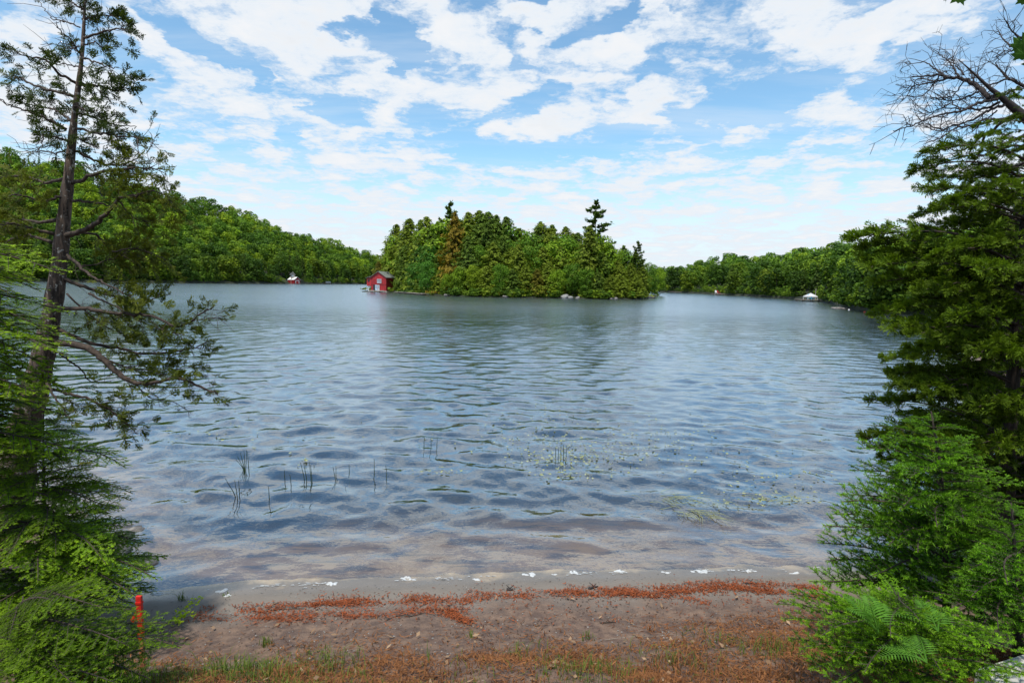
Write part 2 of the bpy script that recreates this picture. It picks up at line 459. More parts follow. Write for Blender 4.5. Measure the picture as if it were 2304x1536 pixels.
def graded(fine_lo, fine_hi, step, lo, hi, grow=1.12):
    a = list(np.arange(fine_lo, fine_hi + 1e-6, step)); s = step
    while a[-1] < hi: s *= grow; a.append(min(hi, a[-1] + s))
    s = step
    while a[0] > lo: s *= grow; a.insert(0, max(lo, a[0] - s))
    return np.array(a)
def ground_mat():
    mm, t, out = mat('beach_ground')
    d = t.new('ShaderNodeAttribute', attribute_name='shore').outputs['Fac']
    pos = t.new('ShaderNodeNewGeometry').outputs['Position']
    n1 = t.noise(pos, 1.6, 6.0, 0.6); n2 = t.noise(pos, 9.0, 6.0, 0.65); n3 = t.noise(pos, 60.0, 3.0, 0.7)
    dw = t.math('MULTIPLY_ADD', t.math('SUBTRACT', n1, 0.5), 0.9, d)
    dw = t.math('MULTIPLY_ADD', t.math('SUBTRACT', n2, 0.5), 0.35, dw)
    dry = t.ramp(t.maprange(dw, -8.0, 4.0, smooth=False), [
        (0.0, (0.010, 0.028, 0.062)), (0.33, (0.022, 0.036, 0.055)), (0.45, (0.10, 0.08, 0.05)), (0.55, (0.30, 0.22, 0.13)), (0.648, (0.38, 0.29, 0.19)),  # deep end: muck, with the water's absorption and blue scatter painted in
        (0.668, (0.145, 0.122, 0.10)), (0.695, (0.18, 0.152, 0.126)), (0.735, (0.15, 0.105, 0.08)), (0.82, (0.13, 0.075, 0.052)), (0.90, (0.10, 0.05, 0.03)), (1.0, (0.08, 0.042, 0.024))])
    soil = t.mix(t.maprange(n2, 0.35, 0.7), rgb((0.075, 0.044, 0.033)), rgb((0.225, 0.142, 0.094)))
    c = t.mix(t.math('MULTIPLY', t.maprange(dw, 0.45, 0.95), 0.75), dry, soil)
    # dark drowned leaves and silt on the lake bottom
    silt = t.math('MULTIPLY', t.maprange(t.noise(t.vmath('MULTIPLY', pos, (0.6, 2.2, 1)), 2.4, 5.0, 0.65), 0.5, 0.62), t.maprange(d, 0.0, -0.25))
    c = t.mix(t.math('MULTIPLY', silt, 0.7), c, rgb((0.035, 0.030, 0.028)))
    # pebbles and specks
    c = t.mix(t.maprange(n3, 0.66, 0.74), c, rgb((0.035, 0.027, 0.022)))
    c = t.mix(t.math('MULTIPLY', t.maprange(n3, 0.34, 0.28), 0.4), c, rgb((0.42, 0.37, 0.31)))
    p = t.new('ShaderNodeBsdfPrincipled')
    t.put(p.inputs['Base Color'], c)
    t.put(p.inputs['Roughness'], t.maprange(t.math('MULTIPLY_ADD', t.math('SUBTRACT', n2, 0.5), 0.15, d), 0.04, 0.30, 0.14, 0.9))
    b = t.new('ShaderNodeBump'); b.inputs['Distance'].default_value = 0.03
    t.put(b.inputs['Strength'], t.maprange(d, 0.1, 0.9, 0.08, 0.9))
    t.put(b.inputs['Height'], t.math('ADD', n2, t.math('MULTIPLY', n3, 0.35)))
    t.l.new(b.outputs[0], p.inputs['Normal'])
    t.l.new(p.outputs[0], out.inputs[0])
    return mm
gx = graded(-6.5, 6.5, 0.06, -1800, 1800, 1.14); gy = graded(1.6, 9.0, 0.05, -80, 3200, 1.14)
GX, GY = np.meshgrid(gx, gy)
GZ = ground_z(GX, GY)
nx, ny = len(gx), len(gy)
def gridF(nx, ny):
    i = np.arange(ny - 1)[:, None] * nx; j = np.arange(nx - 1)[None]
    return np.stack([i + j, i + j + 1, i + nx + j + 1, i + nx + j], -1).reshape(-1, 4)
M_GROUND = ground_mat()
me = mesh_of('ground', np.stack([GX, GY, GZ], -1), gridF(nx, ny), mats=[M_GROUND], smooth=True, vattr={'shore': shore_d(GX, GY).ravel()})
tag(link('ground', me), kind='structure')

# ------------------------------------------------------------------ water
def water_mat():
    mm, t, out = mat('lake_water')
    pos = t.new('ShaderNodeNewGeometry').outputs['Position']
    sp = t.new('ShaderNodeSeparateXYZ'); t.put(sp.inputs[0], pos)
    far = t.maprange(sp.outputs[1], 9.0, 40.0)
    st = t.vmath('MULTIPLY', pos, (0.75, 1.0, 1.0))
    n = t.math('ADD', t.noise(st, 2.6, 4.0, 0.6), t.math('MULTIPLY', t.noise(st, 0.55, 2.0, 0.5), 0.8))
    n = t.math('ADD', n, t.math('MULTIPLY', t.math('MULTIPLY', t.noise(t.vmath('MULTIPLY', pos, (0.45, 1.0, 1.0)), 0.42, 4.0, 0.65), 3.6), t.maprange(sp.outputs[1], 18.0, 60.0)))
    gust = t.maprange(t.noise(t.vmath('MULTIPLY', pos, (0.02, 0.05, 0.0)), 1.0, 3.0, 0.6), 0.3, 0.7, 0.55, 1.25)
    b = t.new('ShaderNodeBump'); b.inputs['Distance'].default_value = 0.10
    t.put(b.inputs['Strength'], t.math('MULTIPLY', t.math('MULTIPLY', t.math('ADD', t.math('MULTIPLY', far, 0.26), 0.20), gust), 0.9))
    t.put(b.inputs['Height'], n)
    fr = t.new('ShaderNodeFresnel'); fr.inputs[0].default_value = 1.45
    t.l.new(b.outputs[0], fr.inputs[1])
    tr = t.new('ShaderNodeBsdfTransparent'); tr.inputs[0].default_value = (0.86, 0.78, 0.64, 1)
    gl = t.new('ShaderNodeBsdfGlossy'); t.put(gl.inputs[1], t.maprange(sp.outputs[1], 8.0, 80.0, 0.008, 0.19))
    gl.inputs[0].default_value = (0.84, 0.93, 1, 1)
    t.l.new(b.outputs[0], gl.inputs['Normal'])
    mx = t.new('ShaderNodeMixShader')
    t.put(mx.inputs[0], t.math('MULTIPLY', t.math('POWER', fr.outputs[0], 0.52), t.maprange(sp.outputs[1], 14.0, 95.0, 1.0, 0.92))); t.l.new(tr.outputs[0], mx.inputs[1]); t.l.new(gl.outputs[0], mx.inputs[2])
    t.l.new(mx.outputs[0], out.inputs[0])
    return mm
M_WATER = water_mat()
def build_water():
    r = [3.6]
    while r[-1] < 3000: r.append(r[-1] * 1.0058 + 0.004)
    r = np.array(r); a = np.linspace(rad(-66), rad(66), 560)
    R, A = np.meshgrid(r, a, indexing='ij')
    Xw, Yw = R * np.sin(A), R * np.cos(A)
    dr = np.gradient(r)[:, None]; da = R * (a[1] - a[0])
    cell = np.maximum(dr, da)
    g = np.random.default_rng(3)
    Z = np.zeros_like(R)
    off = -shore_d(Xw, Yw)
    calm = np.interp(off, [-0.5, 0.0, 0.5, 2.0, 8.0], [0.05, 0.14, 0.55, 0.95, 1.0])
    NW = 80
    for i in range(NW):
        lam = math.exp(g.uniform(math.log(0.24), math.log(1.7)))
        th = rad(-98) + g.normal(0, 0.85)                 # waves run towards the beach
        k = 2 * math.pi / lam
        amp = 0.100 * math.sqrt(2.0 / NW) / k * g.uniform(0.6, 1.4)
        fade = np.clip((lam / cell - 3.0) / 3.0, 0, 1)
        Z += amp * fade * np.sin(k * (Xw * math.cos(th) + Yw * math.sin(th)) + g.uniform(0, 6.28))
    Z *= calm
    # small swash ridges that follow the shore
    Z += 0.006 * np.exp(-((off - 0.9) / 0.8) ** 2) * np.sin(off * 9.0 + 1.2 * np.sin(Xw * 0.9) + 0.5 * np.sin(Xw * 2.3))
    me = mesh_of('lake_water', np.stack([Xw, Yw, Z], -1), gridF(len(a), len(r)), mats=[M_WATER], smooth=True)
    tag(link('lake_water', me), kind='structure')
build_water()

# ------------------------------------------------------------------ tree shapes (unit height, base at the origin)
def cards(C, N, size, g, asp=1.0, along=None):
    """irregular leaf-clump quads at C facing N"""
    n = len(C)
    N = unit(N)
    if along is None: along = g.normal(size=(n, 3))
    A = unit(along - N * (along * N).sum(1, keepdims=True)); B = np.cross(N, A)
    size = np.broadcast_to(np.asarray(size, float), (n,))[:, None]
    j = lambda: g.uniform(0.65, 1.25, (n, 1))
    P = np.stack([C - A * size * j() * asp, C - B * size * j() * 0.7 + A * size * g.uniform(-.3, .3, (n, 1)), C + A * size * j() * asp, C + B * size * j() * 0.7 + A * size * g.uniform(-.3, .3, (n, 1))], 1)
    P += N[:, None] * (g.normal(0, 0.12, (n, 4, 1)) * size[:, None])
    return P.reshape(-1, 3), np.arange(n * 4).reshape(-1, 4)
def broad_proto(seed, lobes=16, per=150, size=0.024, low=0.04):
    g = np.random.default_rng(seed)
    C, N, T = [], [], []
    for i in range(lobes):
        el = -0.95 + 1.9 * (i + g.random()) / lobes; az = i * 2.4 + g.normal(0, .5)
        rr = math.sqrt(max(0.05, 1 - el ** 2)) * g.uniform(0.5, 1.0)
        c = np.array([0.29 * rr * math.cos(az), 0.29 * rr * math.sin(az), 0.50 + 0.36 * el])
        R = g.uniform(0.10, 0.165)
        d = unit(g.normal(size=(per, 3))); d[:, 2] = np.abs(d[:, 2]) * np.where(g.random(per) < 0.72, 1, -1)
        rad_ = R * g.uniform(0.72, 1.05, per)
        C.append(c + d * rad_[:, None] * np.array([1.15, 1.15, 0.9])); N.append(d + g.normal(0, 0.32, (per, 3)) + [0, 0, .15])
        T.append(np.clip(g.normal(0.45, 0.2, per) + g.normal(0, 0.12), 0, 1))
    C, N, T = np.concatenate(C), np.concatenate(N), np.concatenate(T)
    C[:, 2] = np.maximum(C[:, 2], low)
    return C, N, T, np.full(len(C), size)
def conifer_proto(seed, nb=150, per=18, R=0.17, z0=0.06, droop=0.25, size=0.017, ragged=0.35, expo=0.85):
    g = np.random.default_rng(seed)
    C, N, T, Sz, AL = [], [], [], [], []
    for i in range(nb):
        f = (i + g.random()) / nb
        z = z0 + (1 - z0) * (1 - (1 - f) ** 1.25) if True else f
        L = (R * (1 - f) ** expo + 0.012) * g.uniform(1 - ragged, 1 + ragged * 0.6)
        az = i * 2.39996 + g.normal(0, 0.4)
        dirh = np.array([math.cos(az), math.sin(az), 0])
        u = g.uniform(0.12, 1.0, per) ** 0.8
        side = np.cross(dirh, [0, 0, 1])
        lat = g.normal(0, 0.20, per) * L * (1.15 - u)
        zz = z + 0.10 * L * u - droop * L * u * u * 1.6 + (0.10 * L * (u > 0.85)) + g.normal(0, 0.006, per)
        P = dirh * (u * L)[:, None] + side * lat[:, None]; P[:, 2] = zz
        C.append(P); N.append(np.array([0, 0, 0.75]) + dirh * 0.75 + g.normal(0, 0.4, (per, 3)))
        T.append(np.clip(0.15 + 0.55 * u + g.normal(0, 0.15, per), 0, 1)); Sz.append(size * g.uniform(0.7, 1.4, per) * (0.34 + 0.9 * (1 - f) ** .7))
        AL.append(np.repeat((dirh + [0, 0, -0.25])[None], per, 0) + g.normal(0, 0.4, (per, 3)))
    C = np.concatenate(C); C[:, 2] = np.clip(C[:, 2], 0.02, 1.0)
    return C, np.concatenate(N), np.concatenate(T), np.concatenate(Sz), np.concatenate(AL)
def pine_proto(seed, tiers=13, z0=0.35, R=0.26, size=0.016):
    g = np.random.default_rng(seed)
    C, N, T, Sz, AL = [], [], [], [], []
    for i in range(tiers):
        f = i / (tiers - 1); z = z0 + (1 - z0) * f ** 0.9
        for b in range(4 if f < .9 else 3):
            L = (R * (1 - f) ** 0.7 + 0.03) * g.uniform(0.35, 1.15); az = g.uniform(0, 6.283)
            dirh = np.array([math.cos(az), math.sin(az), 0]); side = np.cross(dirh, [0, 0, 1]); n = 46
            u = g.uniform(0.25, 1.0, n) ** 0.7
            P = dirh * (u * L)[:, None] + side * (g.normal(0, .16, n) * L)[:, None]
            P[:, 2] = z + 0.22 * L * u * u + np.abs(g.normal(0, .014, n))
            C.append(P); N.append(np.array([0, 0, 1.]) + g.normal(0, .5, (n, 3))); T.append(np.clip(0.3 + g.normal(0, .2, n), 0, 1))
            Sz.append(size * g.uniform(.6, 1.3, n)); AL.append(np.repeat((dirh + [0, 0, .5])[None], n, 0) + g.normal(0, .4, (n, 3)))
    return np.concatenate(C), np.concatenate(N), np.concatenate(T), np.concatenate(Sz), np.concatenate(AL)
def proto_cards(p, seed, asp):
    g = np.random.default_rng(seed + 99)
    return cards(p[0], p[1], p[3], g, asp, p[4] if len(p) > 4 else None)
def crown_mesh(name, p, mt, seed, asp=1.0):
    V, F4 = proto_cards(p, seed, asp)
    return mesh_of(name, V, F4, mats=[mt], tint=p[2])
def trunk_mesh(name, r, top, mt, limbs=0, seed=0):
    g = np.random.default_rng(seed); b = MB()
    z = np.linspace(0, top, 9)
    b.tube(np.stack([0.008 * np.sin(z * 9 + seed), 0.008 * np.cos(z * 7 + seed), z], 1), r * (1 - z / top * 0.85), 7)
    for i in range(limbs):
        zz = g.uniform(0.25, 0.6); az = g.uniform(0, 6.28); L = g.uniform(.15, .28); q = np.linspace(0, 1, 5)
        b.tube(np.stack([L * q * math.cos(az), L * q * math.sin(az), zz + L * 0.8 * q], 1), r * .45 * (1 - q * .8), 5)
    return b.mesh(name, [mt], smooth=True)
SPEC = {}
def spec(key, name, crowns, trunk): SPEC[key] = (name, crowns, trunk)
spec('b', 'broadleaf_tree', [crown_mesh('crown', broad_proto(s, 24, 165, 0.019), M_BROAD, s) for s in (1, 2, 3, 4)], trunk_mesh('trunk', 0.018, 0.8, M_TRUNKF, 7, 1))
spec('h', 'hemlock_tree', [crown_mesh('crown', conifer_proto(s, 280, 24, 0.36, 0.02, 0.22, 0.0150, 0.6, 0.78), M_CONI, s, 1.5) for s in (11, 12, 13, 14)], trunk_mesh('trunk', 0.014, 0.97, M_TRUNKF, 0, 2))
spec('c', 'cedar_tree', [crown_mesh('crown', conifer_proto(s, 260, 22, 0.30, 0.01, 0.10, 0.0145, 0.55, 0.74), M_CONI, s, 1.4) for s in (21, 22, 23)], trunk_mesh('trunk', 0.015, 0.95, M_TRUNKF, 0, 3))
spec('p', 'pine_tree', [crown_mesh('crown', pine_proto(s), M_CONI, s, 1.7) for s in (31, 32)], trunk_mesh('trunk', 0.013, 0.98, M_TRUNKF, 0, 4))
spec('s', 'shrub', [crown_mesh('foliage', broad_proto(s, 9, 90, 0.045, 0.02), M_BROAD, s) for s in (41, 42)], trunk_mesh('stem', 0.02, 0.6, M_TRUNKF, 4, 5))
_cnt = {}
def plant(key, base, H, wid, colr, label, cat='tree', group=None, rz=None):
    name, crowns, tk = SPEC[key]
    i = _cnt[key] = _cnt.get(key, 0) + 1
    root = thing(name, label, cat, tuple(base), random.uniform(0, 6.28) if rz is None else rz, group)
    root.scale = (wid, wid, H)
    c = link(crowns[i % len(crowns)].name, crowns[i % len(crowns)], root); c.color = (*colr, 1)
    link(tk.name, tk, root)
    return root

# ------------------------------------------------------------------ hills with forest
def hill_mat():
    mm, t, out = mat('forest_floor')
    p = t.new('ShaderNodeBsdfPrincipled')
    n = t.noise(t.new('ShaderNodeNewGeometry').outputs['Position'], 0.25, 6.0, 0.65)
    t.put(p.inputs['Base Color'], t.mix(t.maprange(n, .35, .65), rgb((0.010, 0.016, 0.006)), rgb((0.030, 0.036, 0.012))))
    p.inputs['Roughness'].default_value = 0.95
    t.l.new(p.outputs[0], out.inputs[0]); return mm
M_HILL = hill_mat()
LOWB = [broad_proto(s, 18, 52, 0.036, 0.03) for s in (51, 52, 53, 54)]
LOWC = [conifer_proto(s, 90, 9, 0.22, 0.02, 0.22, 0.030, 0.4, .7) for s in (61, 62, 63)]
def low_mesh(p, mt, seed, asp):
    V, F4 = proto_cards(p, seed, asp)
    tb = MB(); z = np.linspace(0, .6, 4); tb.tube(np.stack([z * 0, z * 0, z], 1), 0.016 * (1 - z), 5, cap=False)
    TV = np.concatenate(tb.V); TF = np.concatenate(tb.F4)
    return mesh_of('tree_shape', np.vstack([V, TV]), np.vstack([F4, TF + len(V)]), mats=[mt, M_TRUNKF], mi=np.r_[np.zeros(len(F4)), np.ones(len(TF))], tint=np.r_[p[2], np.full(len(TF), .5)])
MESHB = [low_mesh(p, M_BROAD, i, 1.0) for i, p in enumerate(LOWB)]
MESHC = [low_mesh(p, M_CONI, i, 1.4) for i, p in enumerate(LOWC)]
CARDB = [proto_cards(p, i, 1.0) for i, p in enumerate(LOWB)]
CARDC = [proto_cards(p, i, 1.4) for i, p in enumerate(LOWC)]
TONES = [((1.15, 1.10, .9), 'bright green'), ((.80, .88, .9), 'mid green'), ((.48, .60, .7), 'dark green'), ((1.5, 1.28, .8), 'yellowish green')]

ORD = ['first', 'second', 'third', 'fourth', 'fifth', 'sixth', 'seventh', 'eighth', 'ninth', 'tenth']
def spread_labels(made):
    by = {}
    for u, lab, o in made: by.setdefault(lab, []).append((u, o))
    for lab, l in by.items():
        l.sort(key=lambda q: q[0]); n = len(l)
        for i, (_, o) in enumerate(l):
            o['label'] = lab if n == 1 else lab + (', leftmost' if i == 0 else ', rightmost' if i == n - 1 else ', %s from left' % ORD[min(i, 9)])
def hill(name, us, D0, depth, Ttop, treeH, ncol, nrow, n_single, side, seed, tonew, con_low, u_lo, u_hi, crown):
    g = np.random.default_rng(seed)
    us = np.asarray(us, float)
    def surf(u, t):
        d0 = np.interp(u, us, D0); dp = np.interp(u, us, depth); T = np.interp(u, us, Ttop); th = np.interp(u, us, treeH)
        dd = d0 + dp * t
        rise = np.array([at(a, b, c)[2] for a, b, c in zip(np.ravel(u), np.ravel(T), np.ravel(d0 + dp))]).reshape(np.shape(u))
        Hr = np.maximum(rise - th * 0.80, 1.5)
        tt = np.clip(t, 0, 1)
        z = 0.6 + (Hr - 0.6) * (tt ** 1.15) - np.clip(t - 1, 0, 5) * 6
        z = np.where(t < 0.012, -1.5, z)
        k = ((u - 1152.0) / F)
        dirx = RT[0] * k + FW[0]; diry = RT[1] * k + FW[1]
        return np.stack([dirx / diry * dd, dd, z], -1)
    uu = np.linspace(us[0], us[-1], 90); tt = np.r_[0, 0.012, np.linspace(0.03, 1, 22), 1.3, 2.0]
    UU, TT = np.meshgrid(uu, tt)
    me = mesh_of(name, surf(UU, TT), gridF(len(uu), len(tt)), mats=[M_HILL], smooth=True)
    tag(link(name, me), kind='structure')
    # trees
    pts = []
    for r in range(nrow):
        for c in range(ncol):
            u = u_lo + (c + g.uniform(0, 1) + 0.5 * (r % 2)) / ncol * (u_hi - u_lo)
            t = max(0.02, (r + g.uniform(0.0, 0.9)) / nrow * 1.02)
            if name == 'left_hill' and 640 < u < 690 and t < .07: continue
            pts.append((u, t))
    pts = np.array(pts); B = surf(pts[:, 0], pts[:, 1])
    th = np.interp(pts[:, 0], us, treeH) * g.uniform(0.66, 1.16, len(pts))
    th *= np.where(pts[:, 1] > 0.93, g.uniform(0.9, 1.08, len(pts)), 1)
    big = th / B[:, 1] * (1.25 - 0.35 * pts[:, 1])
    order = np.argsort(-big)
    order = [i for i in order if -30 < pts[i, 0] < 2080]
    single = set(order[:n_single]); made = []
    PV, PF, PT, PC, MI = [], [], [], [], []
    nv = 0
    for i in range(len(pts)):
        u, t = pts[i]
        conif = g.random() < (con_low if t < 0.14 else con_low * 0.25)
        tone, tw = TONES[g.choice(4, p=tonew)]
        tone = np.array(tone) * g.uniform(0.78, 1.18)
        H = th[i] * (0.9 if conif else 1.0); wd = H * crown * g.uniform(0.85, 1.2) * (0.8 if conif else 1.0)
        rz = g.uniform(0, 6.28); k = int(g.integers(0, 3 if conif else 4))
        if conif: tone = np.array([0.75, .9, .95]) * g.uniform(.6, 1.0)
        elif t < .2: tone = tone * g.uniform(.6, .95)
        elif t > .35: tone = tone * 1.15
        if i in single:
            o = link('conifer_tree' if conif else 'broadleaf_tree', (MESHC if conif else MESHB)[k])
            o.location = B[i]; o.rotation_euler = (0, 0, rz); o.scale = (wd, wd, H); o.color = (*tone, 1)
            row = 'at the waterline' if t < 0.09 else 'low on the slope' if t < .27 else 'mid slope' if t < .5 else 'upper slope' if t < .8 else 'on the ridge'
            if side.startswith('left'): zone = 'behind the leaning cedar' if u < 330 else 'right of the cedar branches' if u < 560 else 'above the small boathouse' if u < 720 else 'left of the island'
            else: zone = 'right of the island' if u < 1600 else 'left of the white canopy' if u < 1790 else 'right of the white canopy' if u < 1890 else 'on the right point' if u < 1990 else 'behind the right cedar'
            made.append((u, '%s %s %s' % ('dark pointed conifer' if conif else tw + ' leafy tree', row, zone), o))
            tag(o, None, 'tree', 'trees of the %s' % side)
        else:
            V, F4 = (CARDC if conif else CARDB)[k]; P = (LOWC if conif else LOWB)[k]
            cs, sn = math.cos(rz), math.sin(rz)
            v = np.stack([(V[:, 0] * cs - V[:, 1] * sn) * wd, (V[:, 0] * sn + V[:, 1] * cs) * wd, V[:, 2] * H], 1) + B[i]
            PV.append(v); PF.append(F4 + nv); nv += len(v); PT.append(P[2]); PC.append(np.repeat(tone[None], len(F4), 0))
    spread_labels(made)
    if PV:
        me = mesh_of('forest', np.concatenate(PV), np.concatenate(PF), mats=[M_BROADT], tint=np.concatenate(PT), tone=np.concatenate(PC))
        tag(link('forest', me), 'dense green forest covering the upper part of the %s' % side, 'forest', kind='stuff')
    return surf

LU = [-500, 0, 130, 330, 430, 560, 640, 720, 800, 850, 930, 1000]
left_surf = hill('left_hill', LU, [240, 290, 305, 345, 370, 430, 480, 580, 700, 760, 860, 950], [200, 190, 190, 190, 190, 190, 190, 180, 170, 170, 150, 150],
                 [250, 330, 355, 405, 437, 476, 508, 537, 558, 574, 600, 620], [17, 17, 17, 17.5, 18, 20, 22, 22, 23, 23, 20, 18],
                 42, 20, 125, 'left hillside', 5, [.3, .25, .25, .2], 0.5, -130, 960, 1.0)
RU = [1380, 1490, 1560, 1610, 1700, 1750, 1830, 1868, 1888, 1960, 2080, 2304, 2700]
right_surf = hill('right_hill', RU, [440, 350, 300, 262, 215, 190, 152, 130, 100, 78, 72, 62, 50], [160, 150, 140, 130, 120, 115, 100, 80, 60, 45, 40, 40, 40],
                  [622, 602, 590, 578, 580, 571, 560, 558, 556, 552, 535, 490, 470], [15, 14, 13.5, 13, 12.5, 12, 11, 10, 9, 8, 8, 9, 9],
                  33, 11, 75, 'right shore', 6, [.2, .36, .38, .06], 0.35, 1400, 2400, 1.05)

# ------------------------------------------------------------------ island
IS = [(828, 657), (900, 659), (960, 664), (1040, 667), (1120, 669), (1200, 670), (1270, 671), (1350, 673), (1440, 674), (1476, 668), (1490, 658)]
ISX = np.array([p[0] for p in IS], float); ISD = np.array([onz(*p)[1] for p in IS])
def isl_front(u): return np.interp(u, ISX, ISD)
uu = np.linspace(815, 1496, 70); rows = np.array([-0.6, 0, 0.8, 3, 8, 16, 28, 34])
V = []
for r in rows:
    for u in uu:
        e = np.clip(min(u - 815, 1496 - u) / 60, 0, 1)
        w = 34 * math.sqrt(e) + 0.5
        rr = r / 34 * w if r > 0 else r
        d = isl_front(u) + rr
        z = {-0.6: -1.2, 0: 0.02, 0.8: 0.25, 3: .5, 8: .8, 16: .9, 28: .5, 34: -1.2}[float(r)]
        if 0 < r < 34: z *= 0.25 + 0.75 * e
        z += 0.12 * math.sin(u * .31) * (r in (0.8, 3))
        p = at(u, 700, d); V.append((p[0], d, z))
me = mesh_of('island_ground', np.array(V), gridF(len(uu), len(rows)), mats=[M_HILL], smooth=True)
tag(link('island_ground', me), kind='structure')
CT = {'dk': ((.95, 1.1, 1.1), 'dark green'), 'ol': ((1.45, 1.4, 1.0), 'olive green'), 'gn': ((.85, 1.0, .9), 'fresh green'), 'bl': ((.62, .95, 1.25), 'bluish green'), 'li': ((1.35, 1.3, .9), 'lime green'),
      'ye': ((1.6, 1.35, .8), 'yellow-green'), 'or': ((1.9, 1.0, .75), 'rusty brown'), 'br': ((1.5, 1.0, 1.0), 'brownish'), 'gy': ((1.1, 1.1, 1.4), 'greyish green')}
KN = {'h': 'hemlock', 'c': 'cedar', 'p': 'pine', 'b': 'broadleaf tree', 's': 'shrub'}
def where_isl(u):
    if u < 905: return 'behind the red boathouse'
    if u < 975: return 'right of the red boathouse'
    if u < 1080: return 'near the rusty dying conifer'
    if u < 1180: return 'at mid island'
    if u < 1262: return 'left of the pale shore boulder'
    if u < 1310: return 'above the pale shore boulder'
    if u < 1375: return 'near the tall lone pine'
    return 'near the right island tip'
isl = [  # photo column, top, metres behind the water, kind, colour, width factor
    (872, 548, 15, 'c', 'ol', 1), (893, 505, 20, 'h', 'ol', 1.15), (922, 492, 22, 'h', 'ol', 1.15), (960, 488, 22, 'h', 'ol', 1.1), (985, 500, 24, 'h', 'dk', 1), (1012, 463, 25, 'p', 'dk', .8),
    (1022, 478, 9, 'h', 'or', .8), (1052, 478, 22, 'h', 'ol', 1.1), (1075, 474, 24, 'h', 'ol', 1.1), (1096, 477, 22, 'h', 'dk', 1.1), (1114, 484, 24, 'h', 'dk', 1), (1136, 488, 22, 'h', 'dk', 1.1), (1165, 514, 22, 'h', 'ol', 1.1),
    (1190, 518, 18, 'b', 'gn', .8), (1213, 499, 22, 'h', 'ol', 1.15), (1238, 506, 24, 'h', 'dk', 1.1), (1268, 510, 22, 'h', 'ol', 1.05), (1296, 524, 20, 'h', 'dk', 1.1), (1335, 460, 16, 'p', 'dk', .95), (1364, 546, 18, 'h', 'dk', 1.1),
    (1398, 552, 18, 'h', 'dk', 1.1), (1430, 548, 15, 'p', 'gy', .8), (1458, 585, 10, 'b', 'gn', .8), (1478, 596, 6, 'b', 'li', .75),
    (852, 588, 8, 'c', 'br', 1.1), (884, 556, 11, 'c', 'ol', 1.3), (912, 552, 11, 'c', 'dk', 1.3), (943, 552, 11, 'h', 'bl', 1.1), (968, 540, 12, 'b', 'bl', .8), (992, 560, 10, 'h', 'dk', 1.1), (1050, 552, 11, 'h', 'ye', 1.1), (1075, 545, 12, 'b', 'gn', .8),
    (1108, 545, 11, 'h', 'ol', 1.2), (1150, 556, 11, 'h', 'ol', 1.2), (1182, 545, 11, 'b', 'gn', .8), (1220, 556, 11, 'h', 'ol', 1.2), (1260, 555, 11, 'h', 'ol', 1.2), (1302, 556, 11, 'b', 'gn', .8), (1328, 540, 10, 'b', 'gn', .75), (1352, 565, 10, 'h', 'dk', 1.3),
    (1386, 585, 9, 'c', 'ol', 1.3), (1416, 592, 8, 'c', 'ol', 1.3), (1444, 600, 6, 'c', 'ol', 1.2),
    (905, 596, 5, 'c', 'dk', 1.3), (935, 586, 5, 'b', 'bl', .8), (962, 582, 4.5, 'b', 'bl', .85), (990, 604, 4, 'h', 'ol', 1.3), (1006, 612, 2.8, 'b', 'li', .9), (1034, 596, 3.4, 'b', 'li', .9), (1064, 592, 3.6, 'b', 'ye', .8), (1095, 598, 3.4, 'h', 'ol', 1.4),
    (1124, 588, 3.6, 'b', 'gn', .85), (1152, 604, 2.6, 'h', 'dk', 1.4), (1180, 596, 3.6, 'h', 'ol', 1.3), (1206, 606, 3.0, 'c', 'br', 1.6), (1232, 590, 3.6, 'h', 'ol', 1.3), (1252, 602, 2.4, 'b', 'li', .9), (1288, 586, 3.4, 'b', 'gn', .95), (1318, 598, 2.8, 'b', 'gn', .85),
    (1344, 612, 2.6, 'h', 'dk', 1.4), (1372, 618, 2.4, 'c', 'ol', 1.7), (1400, 620, 2.4, 'h', 'ol', 1.4), (1428, 618, 2.2, 'c', 'ol', 1.7), (1452, 618, 2.0, 'b', 'gn', .9), (1470, 630, 1.0, 'b', 'li', .8),
    (1090, 654, 0.5, 's', 'ye', 1.3), (1120, 656, 0.5, 's', 'br', 1.4), (1164, 648, 0.6, 's', 'gn', 1.3), (1212, 640, 0.8, 's', 'br', 1.4), (1242, 646, 0.6, 's', 'ye', 1.3), (918, 650, 1.0, 's', 'gn', 2.0), (1330, 650, .6, 's', 'gn', 1.3),
    (846, 651, 0.2, 's', 'br', 1.6), (880, 651, 0.2, 's', 'ye', 1.6), (1030, 650, .5, 's', 'gn', 1.5), (1060, 652, .5, 's', 'dk', 1.5), (1370, 652, .5, 's', 'ol', 1.5), (1420, 654, .5, 's', 'dk', 1.6),
]
_sk = sorted((q_[0], q_[1]) for q_ in isl if q_[2] > 13)
for i_ in range(26):
    u_ = 880 + i_ * 21.5 + random.uniform(-9, 9)
    if 1318 < u_ < 1352: continue
    isl.append((u_, float(np.interp(u_, [a_[0] for a_ in _sk if a_[0] != 1335], [a_[1] for a_ in _sk if a_[0] != 1335])) + random.uniform(4, 26), random.uniform(17, 26), random.choice('hhcb'), random.choice(('ol', 'dk', 'gn', 'ol')), random.uniform(.7, 1.3)))
for i_ in range(22):
    u_ = 868 + i_ * 26.5 + random.uniform(-6, 6); yt_ = float(np.interp(u_, [a_[0] for a_ in _sk], [a_[1] for a_ in _sk])) + random.uniform(22, 60)
    if 1000 < u_ < 1046: continue
    isl.append((u_, min(yt_, 610), random.choice((7.5, 13.2, 19)), random.choice('hhhccb'), random.choice(('ol', 'ol', 'gn', 'dk', 'ye')), 1.0))
_made = []
